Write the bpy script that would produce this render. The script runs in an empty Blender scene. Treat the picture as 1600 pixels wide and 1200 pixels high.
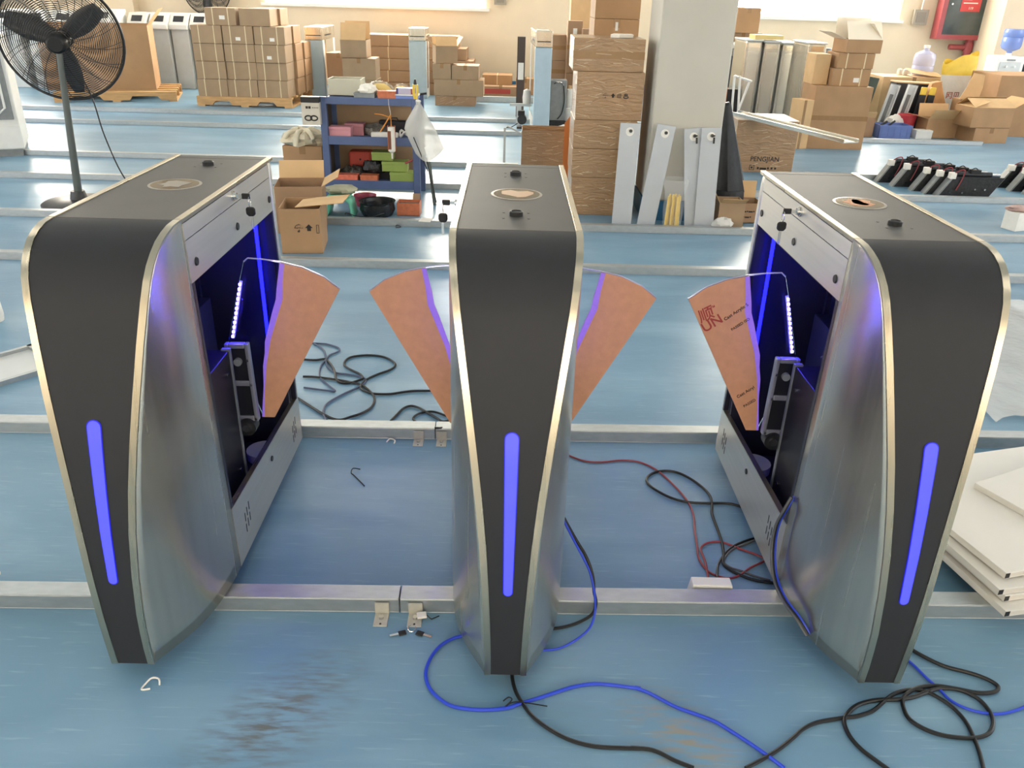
import bpy, bmesh, math, random
from mathutils import Vector, Matrix
random.seed(7)
S = bpy.context.scene
COL = S.collection
PI = math.pi

# ------------------------------------------------------------------ camera
F_PX, PITCH, ROLL, CAM_H = 1263.3, math.radians(25.893), math.radians(1.6054), 1.4537
fwd = Vector((0, math.cos(PITCH), -math.sin(PITCH)))
r0 = Vector((1, 0, 0)); u0 = r0.cross(fwd)
rt = r0 * math.cos(ROLL) + u0 * math.sin(ROLL)
up = u0 * math.cos(ROLL) - r0 * math.sin(ROLL)
cd = bpy.data.cameras.new('camera'); cam = bpy.data.objects.new('camera', cd); COL.objects.link(cam)
cd.sensor_width = 36.0; cd.sensor_fit = 'HORIZONTAL'; cd.lens = F_PX / 1600 * 36.0
cd.clip_start = 0.05; cd.clip_end = 100
cam.matrix_world = Matrix(((rt.x, up.x, -fwd.x, 0), (rt.y, up.y, -fwd.y, 0), (rt.z, up.z, -fwd.z, CAM_H), (0, 0, 0, 1)))
S.camera = cam

# ------------------------------------------------------------------ world, exposure
W = bpy.data.worlds.new('world'); S.world = W; W.use_nodes = True
W.node_tree.nodes['Background'].inputs[0].default_value = (0.95, 0.97, 1.0, 1)
W.node_tree.nodes['Background'].inputs[1].default_value = 1.0
S.view_settings.view_transform = 'Standard'; S.view_settings.look = 'None'
S.view_settings.gamma = 1.0; S.view_settings.use_curve_mapping = False
S.view_settings.exposure = .97
WIN_BACK, WIN_SIDE, WIN_FRONT, LAMP = 14.5, 4.8, 4.2, 9.0   # radiance of window panes and ceiling lamps

# ------------------------------------------------------------------ materials
MATS = {}
def nt(name):
    m = bpy.data.materials.new(name); m.use_nodes = True
    t = m.node_tree; b = t.nodes['Principled BSDF']
    MATS[name] = m
    return m, t, b
def lin(c):
    if isinstance(c, str):
        c = tuple(int(c[i:i+2], 16) / 255 for i in (0, 2, 4))
    return tuple((v / 12.92 if v <= .04045 else ((v + .055) / 1.055) ** 2.4) for v in c) + (1,)
def mat(name, col, rough=.6, metal=0., var=.0, scale=8., bump=0., bscale=60., trans=0., ior=1.45, alpha=1., coat=0., spec=.5, stretch=None):
    """plain procedural material: a colour broken up by noise, with optional fine relief"""
    if name in MATS: return MATS[name]
    m, t, b = nt(name)
    c = lin(col)
    b.inputs['Base Color'].default_value = c
    b.inputs['Roughness'].default_value = rough; b.inputs['Metallic'].default_value = metal
    b.inputs['Transmission Weight'].default_value = trans; b.inputs['IOR'].default_value = ior
    b.inputs['Alpha'].default_value = alpha; b.inputs['Coat Weight'].default_value = coat
    b.inputs['Specular IOR Level'].default_value = spec
    tc = t.nodes.new('ShaderNodeTexCoord'); mp = t.nodes.new('ShaderNodeMapping')
    t.links.new(tc.outputs['Object'], mp.inputs[0])
    if stretch: mp.inputs['Scale'].default_value = stretch
    if var > 0:
        n = t.nodes.new('ShaderNodeTexNoise'); n.inputs['Scale'].default_value = scale; n.inputs['Detail'].default_value = 5
        r = t.nodes.new('ShaderNodeValToRGB')
        r.color_ramp.elements[0].position = .3; r.color_ramp.elements[1].position = .7
        r.color_ramp.elements[0].color = tuple(max(0, v * (1 - var)) for v in c[:3]) + (1,)
        r.color_ramp.elements[1].color = tuple(min(1, v * (1 + var)) for v in c[:3]) + (1,)
        t.links.new(mp.outputs[0], n.inputs['Vector']); t.links.new(n.outputs['Fac'], r.inputs[0])
        t.links.new(r.outputs[0], b.inputs['Base Color'])
    if bump > 0:
        n = t.nodes.new('ShaderNodeTexNoise'); n.inputs['Scale'].default_value = bscale; n.inputs['Detail'].default_value = 4
        bp = t.nodes.new('ShaderNodeBump'); bp.inputs['Strength'].default_value = bump; bp.inputs['Distance'].default_value = .01
        t.links.new(mp.outputs[0], n.inputs['Vector']); t.links.new(n.outputs['Fac'], bp.inputs['Height'])
        t.links.new(bp.outputs[0], b.inputs['Normal'])
    return m
def emit(name, col, strength):
    if name in MATS: return MATS[name]
    m, t, b = nt(name)
    b.inputs['Base Color'].default_value = lin(col)
    b.inputs['Emission Color'].default_value = lin(col); b.inputs['Emission Strength'].default_value = strength
    b.inputs['Roughness'].default_value = .4
    return m
def brushed(name, col, rough, aniso_scale, amount=.12, bump=.04, metal=1.0):
    m, t, b = nt(name)
    c = lin(col); b.inputs['Metallic'].default_value = metal
    tc = t.nodes.new('ShaderNodeTexCoord'); mp = t.nodes.new('ShaderNodeMapping')
    mp.inputs['Scale'].default_value = aniso_scale
    n = t.nodes.new('ShaderNodeTexNoise'); n.inputs['Scale'].default_value = 1.0; n.inputs['Detail'].default_value = 3
    t.links.new(tc.outputs['Object'], mp.inputs[0]); t.links.new(mp.outputs[0], n.inputs['Vector'])
    r = t.nodes.new('ShaderNodeMapRange'); r.inputs['To Min'].default_value = rough - .03; r.inputs['To Max'].default_value = rough + .05
    t.links.new(n.outputs['Fac'], r.inputs['Value']); t.links.new(r.outputs[0], b.inputs['Roughness'])
    ra = t.nodes.new('ShaderNodeValToRGB')
    ra.color_ramp.elements[0].color = tuple(v * (1 - amount) for v in c[:3]) + (1,)
    ra.color_ramp.elements[1].color = tuple(min(1, v * (1 + amount)) for v in c[:3]) + (1,)
    t.links.new(n.outputs['Fac'], ra.inputs[0]); t.links.new(ra.outputs[0], b.inputs['Base Color'])
    bp = t.nodes.new('ShaderNodeBump'); bp.inputs['Strength'].default_value = bump; bp.inputs['Distance'].default_value = .002
    t.links.new(n.outputs['Fac'], bp.inputs['Height'])
    if bump > .05: t.links.new(bp.outputs[0], b.inputs['Normal'])
    return m

def floor_material():
    m, t, b = nt('blue_epoxy_floor')
    N, L = t.nodes, t.links
    tc = N.new('ShaderNodeTexCoord')
    def noise(scale, detail, mapping=None, dist=0.):
        n = N.new('ShaderNodeTexNoise'); n.inputs['Scale'].default_value = scale; n.inputs['Detail'].default_value = detail
        n.inputs['Distortion'].default_value = dist
        if mapping:
            mp = N.new('ShaderNodeMapping'); mp.inputs['Scale'].default_value = mapping
            L.new(tc.outputs['Object'], mp.inputs[0]); L.new(mp.outputs[0], n.inputs['Vector'])
        else: L.new(tc.outputs['Object'], n.inputs['Vector'])
        return n
    def ramp(src, p0, c0, p1, c1):
        r = N.new('ShaderNodeValToRGB'); e = r.color_ramp.elements
        e[0].position, e[1].position = p0, p1; e[0].color, e[1].color = c0, c1
        L.new(src, r.inputs[0]); return r
    def mix(fac, a, bb, mode='MIX'):
        x = N.new('ShaderNodeMix'); x.data_type = 'RGBA'; x.blend_type = mode
        if isinstance(fac, float): x.inputs[0].default_value = fac
        else: L.new(fac, x.inputs[0])
        for k, v in ((6, a), (7, bb)):
            if isinstance(v, tuple): x.inputs[k].default_value = v
            else: L.new(v, x.inputs[k])
        return x.outputs[2]
    base = ramp(noise(.9, 3).outputs['Fac'], .35, lin('6489a2'), .70, lin('7499b1'))
    # pale worn patches where the coat has thinned
    worn = ramp(noise(1.0, 6, (1., 3.2, 1.), .4).outputs['Fac'], .46, (0, 0, 0, 1), .92, (1, 1, 1, 1))
    c1 = mix(worn.outputs[0], base.outputs[0], lin('8fb0c4'))
    # fine directional scuffs along the walking direction (x)
    sc = ramp(noise(1., 5, (9., 120., 1.)).outputs['Fac'], .60, (0, 0, 0, 1), .72, (1, 1, 1, 1))
    dirt = ramp(noise(1.3, 3, (1.1, .8, 1.)).outputs['Fac'], .50, (0, 0, 0, 1), .90, (1, 1, 1, 1))
    c2 = mix(sc.outputs[0], c1, lin('9fbccb'))
    c2b = mix(.30, c1, c2)
    # brown-grey scuffed bare spots: mask = dirt * streaks
    mul = N.new('ShaderNodeMath'); mul.operation = 'MULTIPLY'
    st = ramp(noise(1., 6, (14., 70., 1.)).outputs['Fac'], .42, (0, 0, 0, 1), .62, (1, 1, 1, 1))
    L.new(dirt.outputs[0], mul.inputs[0]); L.new(st.outputs[0], mul.inputs[1])
    mm = N.new('ShaderNodeMath'); mm.operation = 'MULTIPLY'; mm.inputs[1].default_value = .28
    L.new(mul.outputs[0], mm.inputs[0])
    c3 = mix(mm.outputs[0], c2b, lin('7f7e74'))
    # two big scuffs in front of the gates, with a shape of their own
    def patch(cx, cy, sx, sy, rot):
        mp = N.new('ShaderNodeMapping'); mp.vector_type = 'TEXTURE'
        mp.inputs['Location'].default_value = (cx, cy, 0); mp.inputs['Rotation'].default_value = (0, 0, rot); mp.inputs['Scale'].default_value = (sx, sy, 10)
        g = N.new('ShaderNodeTexGradient'); g.gradient_type = 'SPHERICAL'
        L.new(tc.outputs['Object'], mp.inputs[0]); L.new(mp.outputs[0], g.inputs[0])
        k = N.new('ShaderNodeMath'); k.operation = 'MULTIPLY'
        L.new(g.outputs['Fac'], k.inputs[0]); L.new(st.outputs[0], k.inputs[1])
        k2 = N.new('ShaderNodeMath'); k2.operation = 'MULTIPLY'; k2.inputs[1].default_value = 1.15; k2.use_clamp = True
        L.new(k.outputs[0], k2.inputs[0]); return k2.outputs[0]
    c4 = mix(patch(-.50, 1.27, .15, .30, -.55), c3, lin('666c6b'))
    c5 = mix(patch(.40, 1.24, .13, .22, .6), c4, lin('8d8c80'))
    L.new(c5, b.inputs['Base Color'])
    rr = N.new('ShaderNodeMapRange'); rr.inputs['From Min'].default_value = .2; rr.inputs['From Max'].default_value = .8
    rr.inputs['To Min'].default_value = .28; rr.inputs['To Max'].default_value = .44
    L.new(noise(1., 4, (.8, 3., 1.)).outputs['Fac'], rr.inputs['Value']); L.new(rr.outputs[0], b.inputs['Roughness'])
    b.inputs['Specular IOR Level'].default_value = .40
    bp = N.new('ShaderNodeBump'); bp.inputs['Strength'].default_value = .10; bp.inputs['Distance'].default_value = .01
    wav = noise(1., 4, (6., 14., 1.), .5)
    L.new(wav.outputs['Fac'], bp.inputs['Height']); L.new(bp.outputs[0], b.inputs['Normal'])
    return m

def cardboard(name, col, film=0.):
    m, t, b = nt(name)
    N, L = t.nodes, t.links
    c = lin(col); b.inputs['Roughness'].default_value = .75 if not film else .35
    tc = N.new('ShaderNodeTexCoord')
    n = N.new('ShaderNodeTexNoise'); n.inputs['Scale'].default_value = 5; n.inputs['Detail'].default_value = 6
    L.new(tc.outputs['Object'], n.inputs['Vector'])
    r = N.new('ShaderNodeValToRGB'); r.color_ramp.elements[0].position = .3; r.color_ramp.elements[1].position = .7
    r.color_ramp.elements[0].color = tuple(v * .9 for v in c[:3]) + (1,); r.color_ramp.elements[1].color = tuple(min(1, v * 1.08) for v in c[:3]) + (1,)
    L.new(n.outputs['Fac'], r.inputs[0])
    out = r.outputs[0]
    if film:   # crumpled stretch film: relief that glints
        mp = N.new('ShaderNodeMapping'); mp.inputs['Scale'].default_value = (9, 9, 34); mp.inputs['Rotation'].default_value = (.2, .1, .3)
        v = N.new('ShaderNodeTexNoise'); v.inputs['Scale'].default_value = 1.; v.inputs['Detail'].default_value = 7; v.inputs['Distortion'].default_value = 1.5
        L.new(tc.outputs['Object'], mp.inputs[0]); L.new(mp.outputs[0], v.inputs['Vector'])
        bp = N.new('ShaderNodeBump'); bp.inputs['Strength'].default_value = film; bp.inputs['Distance'].default_value = .02
        L.new(v.outputs['Fac'], bp.inputs['Height']); L.new(bp.outputs[0], b.inputs['Normal'])
        b.inputs['Coat Weight'].default_value = .8; b.inputs['Coat Roughness'].default_value = .12
        L.new(bp.outputs[0], b.inputs['Coat Normal'])
    L.new(out, b.inputs['Base Color'])
    return m

FLOOR = floor_material()
STEEL = brushed('brushed_steel', 'c8c3b6', .25, (60., 60., 1.2), .12, .04, .9)
STEEL_H = brushed('brushed_steel_side', 'd0ccc0', .36, (1.5, 1.5, 90.), .10, .04, .78)
TRIM = brushed('satin_steel_trim', 'bdb4a0', .27, (80., 2., 2.), .05, .01)
GALV = brushed('galvanized_steel', 'b4b9ba', .42, (25., 60., 60.), .16, .10, .85)
DARK = mat('graphite_powder_coat', '2b2c2f', .5, 0., .03, 30, .02, 400, spec=.3)
LIDM = mat('graphite_lid', '514f4b', .55, 0., .05, 12, .02, 400)
BLACK = mat('black_metal', '1b1c22', .45, .1, .08, 20)
BLACKP = mat('black_plastic', '151617', .4)
NAVY = mat('dark_inner_panel', '34353f', .4, .3)
CHROME = mat('chrome', 'd5d5d5', .15, 1.)
LEDB = emit('blue_led_diffuser', '3a3cff', .95)
LEDI = emit('blue_led_strip', '1010ff', 5.0)
LEDW = emit('blue_white_led', '4234ff', 90.0)
ACR = mat('clear_acrylic', 'f4f6ff', .03, 0., trans=1., ior=1.2)
ACRE = mat('acrylic_edge', 'dfe0ff', .15, 0., trans=.5, ior=1.3)
KRAFT = mat('kraft_film', 'cf9872', .65, 0., .06, 40, .05, 200)
KRAFTB = mat('kraft_film_bent', 'b9805e', .65, 0., .06, 40, .05, 200)
FILMGLOW = mat('painted_film_glow', '9a7080', .6, 0., .08, 60)
_b = FILMGLOW.node_tree.nodes['Principled BSDF']; _b.inputs['Emission Color'].default_value = (.13, .09, 1., 1); _b.inputs['Emission Strength'].default_value = .27   # LED glow on the film edge, put in as violet colour and emission
GLASSW = mat('tinted_window', '3a3733', .08, 0., .25, 30)
CARD = cardboard('cardboard', 'a98560'); CARD2 = cardboard('cardboard_grey', 'a08669'); CARD3 = cardboard('cardboard_red', 'a08062')
CARDF = cardboard('cardboard_wrapped', '9c7a54', .55); CARDL = cardboard('cardboard_inside', 'cdaa7c')
TAPE = mat('packing_tape', '94734f', .22, 0., .05, 30); TAPEL = mat('pale_strap', 'd8c7a0', .4)
PAPERW = mat('white_paper', 'e6e3da', .7, 0., .03, 30)
INK = mat('black_print', '2a2522', .7); INKR = mat('red_print', 'a8453c', .7)
WOOD = mat('pallet_wood', 'c39a68', .7, 0., .15, 6, .1, 60, stretch=(1, 6, 6))
WHITE = mat('white_paint', 'e2e2dd', .4, 0., .03, 10); GREYW = mat('pale_grey_paint', 'c5c9c8', .4, 0., .03, 10)
FILM = mat('pale_blue_film', 'a9bfcb', .35, 0., .04, 10)
CREAM = mat('cream_wall', 'dccbb0', .85, 0., .03, 3, .03, 90)
COLW = mat('grey_column_paint', 'bdb9ad', .75, 0., .03, 4, .03, 90)
BLUEB = mat('blue_skirting_paint', '2f6d92', .5, 0., .08, 8)
BLUES = mat('blue_rack_paint', '536389', .45, 0., .08, 12)
PLASTIC = mat('clear_plastic_film', 'eef0f0', .18, 0., alpha=.16, bump=.5, bscale=14)
PLASTICW = mat('milky_plastic', 'e9e7e0', .4, 0., .05, 10, .5, 20, alpha=.8)
RED = mat('red_paint', 'a04a4d', .4, 0., .1, 8); REDP = mat('red_plastic', 'c2414a', .35)
ORANGE = mat('orange_box', 'bf6e4c', .5, 0., .15, 40); GREEN = mat('lime_box', '8fa355', .5, 0., .05, 20)
PINK = mat('pink_foam', 'cd929b', .7); TEAL = mat('mint_plastic', '6fc2a4', .4); YELL = mat('yellow_foam', 'e6c24c', .6, 0., .1, 20)
YELP = mat('yellow_plastic', 'e3c44a', .4, 0., .08, 10); BLUEP = mat('blue_plastic', '6276b0', .4, 0., .08, 10)
CLOTH = mat('cream_cotton', 'd8cfb8', .85, 0., .08, 12, .4, 30)
BAGB = mat('black_fabric', '2e3034', .6, 0., .2, 8, .3, 40)
CABB = mat('black_cable', '101214', .45); CABU = mat('blue_cable', '2545c8', .4); CABR = mat('red_cable', '8c3a40', .45); CABG = mat('grey_cable', '55585a', .45)
PVCB = mat('blue_water_bottle', '7c96d8', .1, 0., alpha=.75); PVCC = mat('clear_water_bottle', 'c3c6e2', .1, 0., alpha=.6)
MOTOR = mat('dark_motor_metal', '3a3b3d', .4, .6, .2, 30); GREYM = mat('grey_machine_paint', '878b8c', .5, .2, .1, 20)
FOAMW = mat('white_foam', 'efece2', .8)
SLAB = mat('white_laminate', 'd9d6cf', .12, 0., .02, 6)
ORBOARD = mat('orange_kraft_sheet', 'c9773a', .6, 0., .05, 10)
PANE_B = emit('daylit_pane', 'fff6e6', WIN_BACK); PANE_S = emit('added_pane_side', 'f2f6ff', WIN_SIDE); PANE_F = emit('daylit_pane_near', 'fff0dc', WIN_FRONT)
TUBE = emit('lamp_tube', 'fff8ee', LAMP)

# ------------------------------------------------------------------ mesh helpers
class MB:
    def __init__(s): s.v = []; s.f = []
    def add(s, vs, fs):
        o = len(s.v); s.v += [tuple(v) for v in vs]; s.f += [tuple(i + o for i in f) for f in fs]; return s
    def box(s, x0, x1, y0, y1, z0, z1, M=None):
        vs = [Vector((x, y, z)) for x in (x0, x1) for y in (y0, y1) for z in (z0, z1)]
        if M is not None: vs = [M @ v for v in vs]
        return s.add(vs, [(0, 1, 3, 2), (4, 6, 7, 5), (0, 4, 5, 1), (2, 3, 7, 6), (0, 2, 6, 4), (1, 5, 7, 3)])
    def prism(s, poly, a, b, axis='z', M=None):
        def P(u, v, w): return {'z': (u, v, w), 'y': (u, w, v), 'x': (w, u, v)}[axis]
        n = len(poly); vs = [Vector(P(u, v, a)) for u, v in poly] + [Vector(P(u, v, b)) for u, v in poly]
        if M is not None: vs = [M @ v for v in vs]
        return s.add(vs, [tuple(range(n))[::-1], tuple(range(n, 2 * n))] + [(i, (i + 1) % n, n + (i + 1) % n, n + i) for i in range(n)])
    def cyl(s, p0, p1, r0, r1=None, n=12, cap=True):
        p0, p1 = Vector(p0), Vector(p1); r1 = r0 if r1 is None else r1
        d = (p1 - p0).normalized(); a = d.orthogonal().normalized(); b = d.cross(a)
        vs = [p + (a * math.cos(2 * PI * i / n) + b * math.sin(2 * PI * i / n)) * r for p, r in ((p0, r0), (p1, r1)) for i in range(n)]
        fs = [(i, (i + 1) % n, n + (i + 1) % n, n + i) for i in range(n)]
        if cap: fs += [tuple(range(n))[::-1], tuple(range(n, 2 * n))]
        return s.add(vs, fs)
    def tube(s, pts, r, n=7, closed=False):
        pts = [Vector(p) for p in pts]; k = len(pts); vs = []; a = None
        for i, p in enumerate(pts):
            if closed: d = pts[(i + 1) % k] - pts[i - 1]
            else: d = pts[min(i + 1, k - 1)] - pts[max(i - 1, 0)]
            d.normalize()
            if a is None: a = d.orthogonal().normalized()
            a = (a - d * a.dot(d))
            a = a.normalized() if a.length > 1e-6 else d.orthogonal().normalized()
            b = d.cross(a)
            rr = r(i / max(1, k - 1)) if callable(r) else r
            vs += [p + (a * math.cos(2 * PI * j / n) + b * math.sin(2 * PI * j / n)) * rr for j in range(n)]
        fs = []
        for i in range(k if closed else k - 1):
            i2 = (i + 1) % k
            fs += [(i * n + j, i * n + (j + 1) % n, i2 * n + (j + 1) % n, i2 * n + j) for j in range(n)]
        if not closed: fs += [tuple(range(n))[::-1], tuple((k - 1) * n + j for j in range(n))]
        return s.add(vs, fs)
    def lathe(s, prof, n=20, c=(0, 0, 0), cap=True):
        vs = [(c[0] + r * math.cos(2 * PI * j / n), c[1] + r * math.sin(2 * PI * j / n), c[2] + z) for r, z in prof for j in range(n)]
        k = len(prof)
        fs = [(i * n + j, i * n + (j + 1) % n, (i + 1) * n + (j + 1) % n, (i + 1) * n + j) for i in range(k - 1) for j in range(n)]
        if cap: fs += [tuple(range(n))[::-1], tuple((k - 1) * n + j for j in range(n))]
        return s.add(vs, fs)
    def grid(s, rows):
        m = len(rows[0]); vs = [p for r in rows for p in r]
        return s.add(vs, [(i * m + j, i * m + j + 1, (i + 1) * m + j + 1, (i + 1) * m + j) for i in range(len(rows) - 1) for j in range(m - 1)])
    def mesh(s, name):
        me = bpy.data.meshes.new(name); me.from_pydata(s.v, [], s.f); me.validate(); me.update()
        bm = bmesh.new(); bm.from_mesh(me); bmesh.ops.recalc_face_normals(bm, faces=bm.faces); bm.to_mesh(me); bm.free()
        return me
    def obj(s, name, m, parent=None, smooth=False, bevel=0., thick=0., loc=None, rz=0.):
        me = s.mesh(name); me.materials.append(m)
        o = bpy.data.objects.new(name, me); COL.objects.link(o)
        if parent: o.parent = parent
        if loc is not None: o.location = loc
        if rz: o.rotation_euler = (0, 0, rz)
        if smooth:
            for p in me.polygons: p.use_smooth = True
            try: me.set_sharp_from_angle(angle=math.radians(38))
            except Exception: pass
        if thick:
            md = o.modifiers.new('thickness', 'SOLIDIFY'); md.thickness = thick; md.offset = -1
        if bevel:
            md = o.modifiers.new('edge', 'BEVEL'); md.width = bevel; md.segments = 2; md.limit_method = 'ANGLE'
        return o
def tag(o, label, cat, group=None):
    o['label'] = label; o['category'] = cat
    if group: o['group'] = group
    return o
def thing(name, label, cat, loc=(0, 0, 0), rz=0., group=None):
    o = bpy.data.objects.new(name, None); COL.objects.link(o); o.empty_display_size = .05
    o.location = loc; o.rotation_euler = (0, 0, rz)
    return tag(o, label, cat, group)
def struct(o, label=None):
    o['kind'] = 'structure'
    if label: o['label'] = label
    return o
def rot(axis, a): return Matrix.Rotation(a, 4, axis)
def tr(x, y, z): return Matrix.Translation((x, y, z))
def smooth_path(pts, sub=5):
    out = []; P = [Vector(p) for p in pts]
    for i in range(len(P) - 1):
        p0, p1, p2, p3 = P[max(i - 1, 0)], P[i], P[i + 1], P[min(i + 2, len(P) - 1)]
        for k in range(sub):
            t = k / sub
            out.append(.5 * ((2 * p1) + (p2 - p0) * t + (2 * p0 - 5 * p1 + 4 * p2 - p3) * t * t + (3 * p1 - p0 - 3 * p2 + p3) * t ** 3))
    out.append(P[-1]); return out
def interp(x, xs, ys):
    if x <= xs[0]: return ys[0]
    for i in range(len(xs) - 1):
        if x <= xs[i + 1]:
            return ys[i] + (ys[i + 1] - ys[i]) * (x - xs[i]) / (xs[i + 1] - xs[i])
    return ys[-1]
def text_mesh(name, body, size, m, parent, M, shear=0.):
    cu = bpy.data.curves.new(name, 'FONT'); cu.body = body; cu.size = size; cu.extrude = .0003; cu.shear = shear; cu.offset = size * .012
    o = bpy.data.objects.new(name, cu); COL.objects.link(o)
    dg = bpy.context.evaluated_depsgraph_get()
    me = bpy.data.meshes.new_from_object(o.evaluated_get(dg)); bpy.data.objects.remove(o)
    me.materials.clear(); me.materials.append(m)
    o = bpy.data.objects.new(name, me); COL.objects.link(o); o.parent = parent; o.matrix_local = M
    return o
# ------------------------------------------------------------------ the room
X0, X1, Y0, Y1, ZC = -9.6, 9.6, -5.0, 14.0, 4.0
struct(MB().box(X0, X1, Y0, Y1, -.08, 0).obj('floor', FLOOR), 'glossy worn blue epoxy floor')
struct(MB().box(X0, X1, Y0, Y1, ZC, ZC + .1).obj('ceiling', mat('ceiling_paint', 'd8d8d4', .9)))
ZS, ZT = 1.19, 2.95
def wall_y(name, y, th, wins):
    m = MB(); xs = X0
    for a, b in wins:
        m.box(xs, a, y, y + th, 0, ZC); m.box(a, b, y, y + th, 0, ZS); m.box(a, b, y, y + th, ZT, ZC); xs = b
    m.box(xs, X1, y, y + th, 0, ZC)
    return struct(m.obj(name, CREAM))
def wall_x(name, x, th, wins):
    m = MB(); ys = Y0
    for a, b in wins:
        m.box(x, x + th, ys, a, 0, ZC); m.box(x, x + th, a, b, 0, ZS); m.box(x, x + th, a, b, ZT, ZC); ys = b
    m.box(x, x + th, ys, Y1, 0, ZC)
    return struct(m.obj(name, CREAM))
BW = [(-8.9, -7.8), (-4.05, -.57), (2.48, 5.92)]
wall_y('wall_back', Y1, .2, BW)
FW = [(-8, -4.6), (-2.0, 2.0), (4.6, 8)]
wall_y('wall_front', Y0 - .2, .2, FW)
LW = [(-3.5, 0.), (2., 5.5), (8., 11.5)]
wall_x('wall_left', X0 - .2, .2, LW); wall_x('wall_right', X1, .2, LW)
wn = 0
def window(a, b, n, place, pane_mat, label):
    """frame bars, sill and one pane per opening; place maps (along, depth, z) into the room"""
    global wn
    wn += 1
    root = bpy.data.objects.new(f'window_{wn}', None); COL.objects.link(root); struct(root, label)
    def bx(nm, u0, u1, d0, d1, z0, z1, m):
        vs = MB().box(u0, u1, d0, d1, z0, z1); vs.v = [place(*v) for v in vs.v]; return vs.obj(nm, m, root)
    w = (b - a) / n; t = .035
    bx('sill', a - .05, b + .05, -.06, .15, ZS - .03, ZS + .012, WHITE)
    bx('frame_head', a, b, .02, .09, ZT - .05, ZT, WHITE); bx('frame_foot', a, b, .02, .09, ZS, ZS + .05, WHITE)
    for k in range(n + 1): bx('mullion', max(a, a + k * w - t), min(b, a + k * w + t), .015, .095, ZS, ZT, WHITE)
    for k in range(n): bx('pane', a + k * w + t, a + (k + 1) * w - t, .05, .058, ZS + .05, ZT - .05, pane_mat)
for i, (a, b) in enumerate(BW):
    window(a, b, 1 if i == 0 else 4, lambda u, d, z: (u, Y1 + d, z), PANE_B,
           ['sunlit window at the far left behind the fan', 'overexposed window above the long cartons', 'overexposed window right of the grey column'][i])
for a, b in FW: window(a, b, 4, lambda u, d, z: (u, Y0 - d, z), PANE_F, 'window behind the viewer')
for a, b in LW:  # unseen side windows, added to light the hall
    window(a, b, 4, lambda u, d, z: (X0 - d, u, z), PANE_S, 'added unseen window in the left wall')
    window(a, b, 4, lambda u, d, z: (X1 + d, u, z), PANE_S, 'added unseen window in the right wall')
# pilasters and skirting
struct(MB().box(7.1, 8.0, 13.2, 14.0, 0, ZC).obj('wall_pilaster', CREAM), 'cream pilaster right of the red hose cabinet')
struct(MB().box(-6.3, -6.05, 13.8, 14.0, 0, ZC).obj('wall_pilaster', CREAM), 'narrow cream pilaster behind the white cabinets')
struct(MB().box(X0, X1, 13.985, 14.0, 0, .14).obj('baseboard_back', BLUEB))
# square grey column with a blue painted foot
colm = struct(MB().box(.905, 1.39, 5.76, 6.28, .14, ZC).obj('column', COLW, bevel=.012), 'square pale grey column')
MB().box(.90, 1.395, 5.755, 6.285, 0, .141).obj('painted_foot', BLUEB, colm)
# ceiling lamps
for ix, x in enumerate((-6., -3., 0., 3., 6.)):
    for iy, y in enumerate((-2.6, .6, 3.8, 7., 10.2)):
        L_ = thing('ceiling_lamp', 'long white tube lamp on the ceiling', 'lamp', (x, y, ZC), 0, 'tube lamps on the ceiling')
        MB().box(-.08, .08, -.65, .65, -.05, 0).obj('housing', WHITE, L_)
        MB().cyl((-.03, -.6, -.065), (-.03, .6, -.065), .014, n=8).obj('tube', TUBE, L_)
        MB().cyl((.03, -.6, -.065), (.03, .6, -.065), .014, n=8).obj('tube', TUBE, L_)

# ------------------------------------------------------------------ galvanized rails on the floor
def rail(y_at_0, slope, xa, xb, label, h=.046, w=.052, lip=True):
    ang = math.atan(slope)
    t = thing('floor_rail', label, 'rail', (0, y_at_0, 0), ang, 'galvanized floor rails')
    a, b = xa / math.cos(ang), xb / math.cos(ang)
    c = MB(); e = .003
    # hollow square section: four walls
    c.box(a, b, 0, w, h - e, h); c.box(a, b, 0, w, 0, e); c.box(a, b, 0, e, e, h - e); c.box(a, b, w - e, w, e, h - e)
    c.obj('profile', GALV, t, bevel=.0025)
    return t
R1, R2 = (1.628, .0250), (2.528, .0245)
t = rail(*R1, -6, -.275, 'galvanized rail in front of the left lane, left of the joint')
rail(*R1, -.272, 6, 'galvanized rail under the gate fronts, right of the joint')
rail(*R2, -6, -.271, 'galvanized rail under the gate backs, left of the joint')
rail(*R2, -.268, 6, 'galvanized rail under the gate backs, right of the joint')
rail(4.478, .014, -8, 8, 'galvanized rail just behind the gates, before the carton with the raised flap')
rail(5.395, .006, -8, 8, 'galvanized rail along the foot of the grey column')
rail(6.565, .006, -8.5, -.45, 'galvanized rail behind the fan foot on the left')
rail(6.575, .006, 1.9, 8.5, 'galvanized rail in front of the black drive units')
rail(7.47, -.004, -8.5, .0, 'galvanized rail in front of the white machine')
rail(7.43, .004, 2.6, 8.5, 'galvanized rail behind the black drive units')
rail(9.36, .002, -9, 2., 'galvanized rail nearer the carton pallet')
rail(10.34, .002, -9, 2., 'galvanized rail right before the carton pallet')
rail(9.55, .004, 3.72, 5.3, 'short galvanized rail before the blue crate')
rail(12.32, .002, -1.2, .6, 'short galvanized rail before the red-labelled low carton', h=.08)
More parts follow.
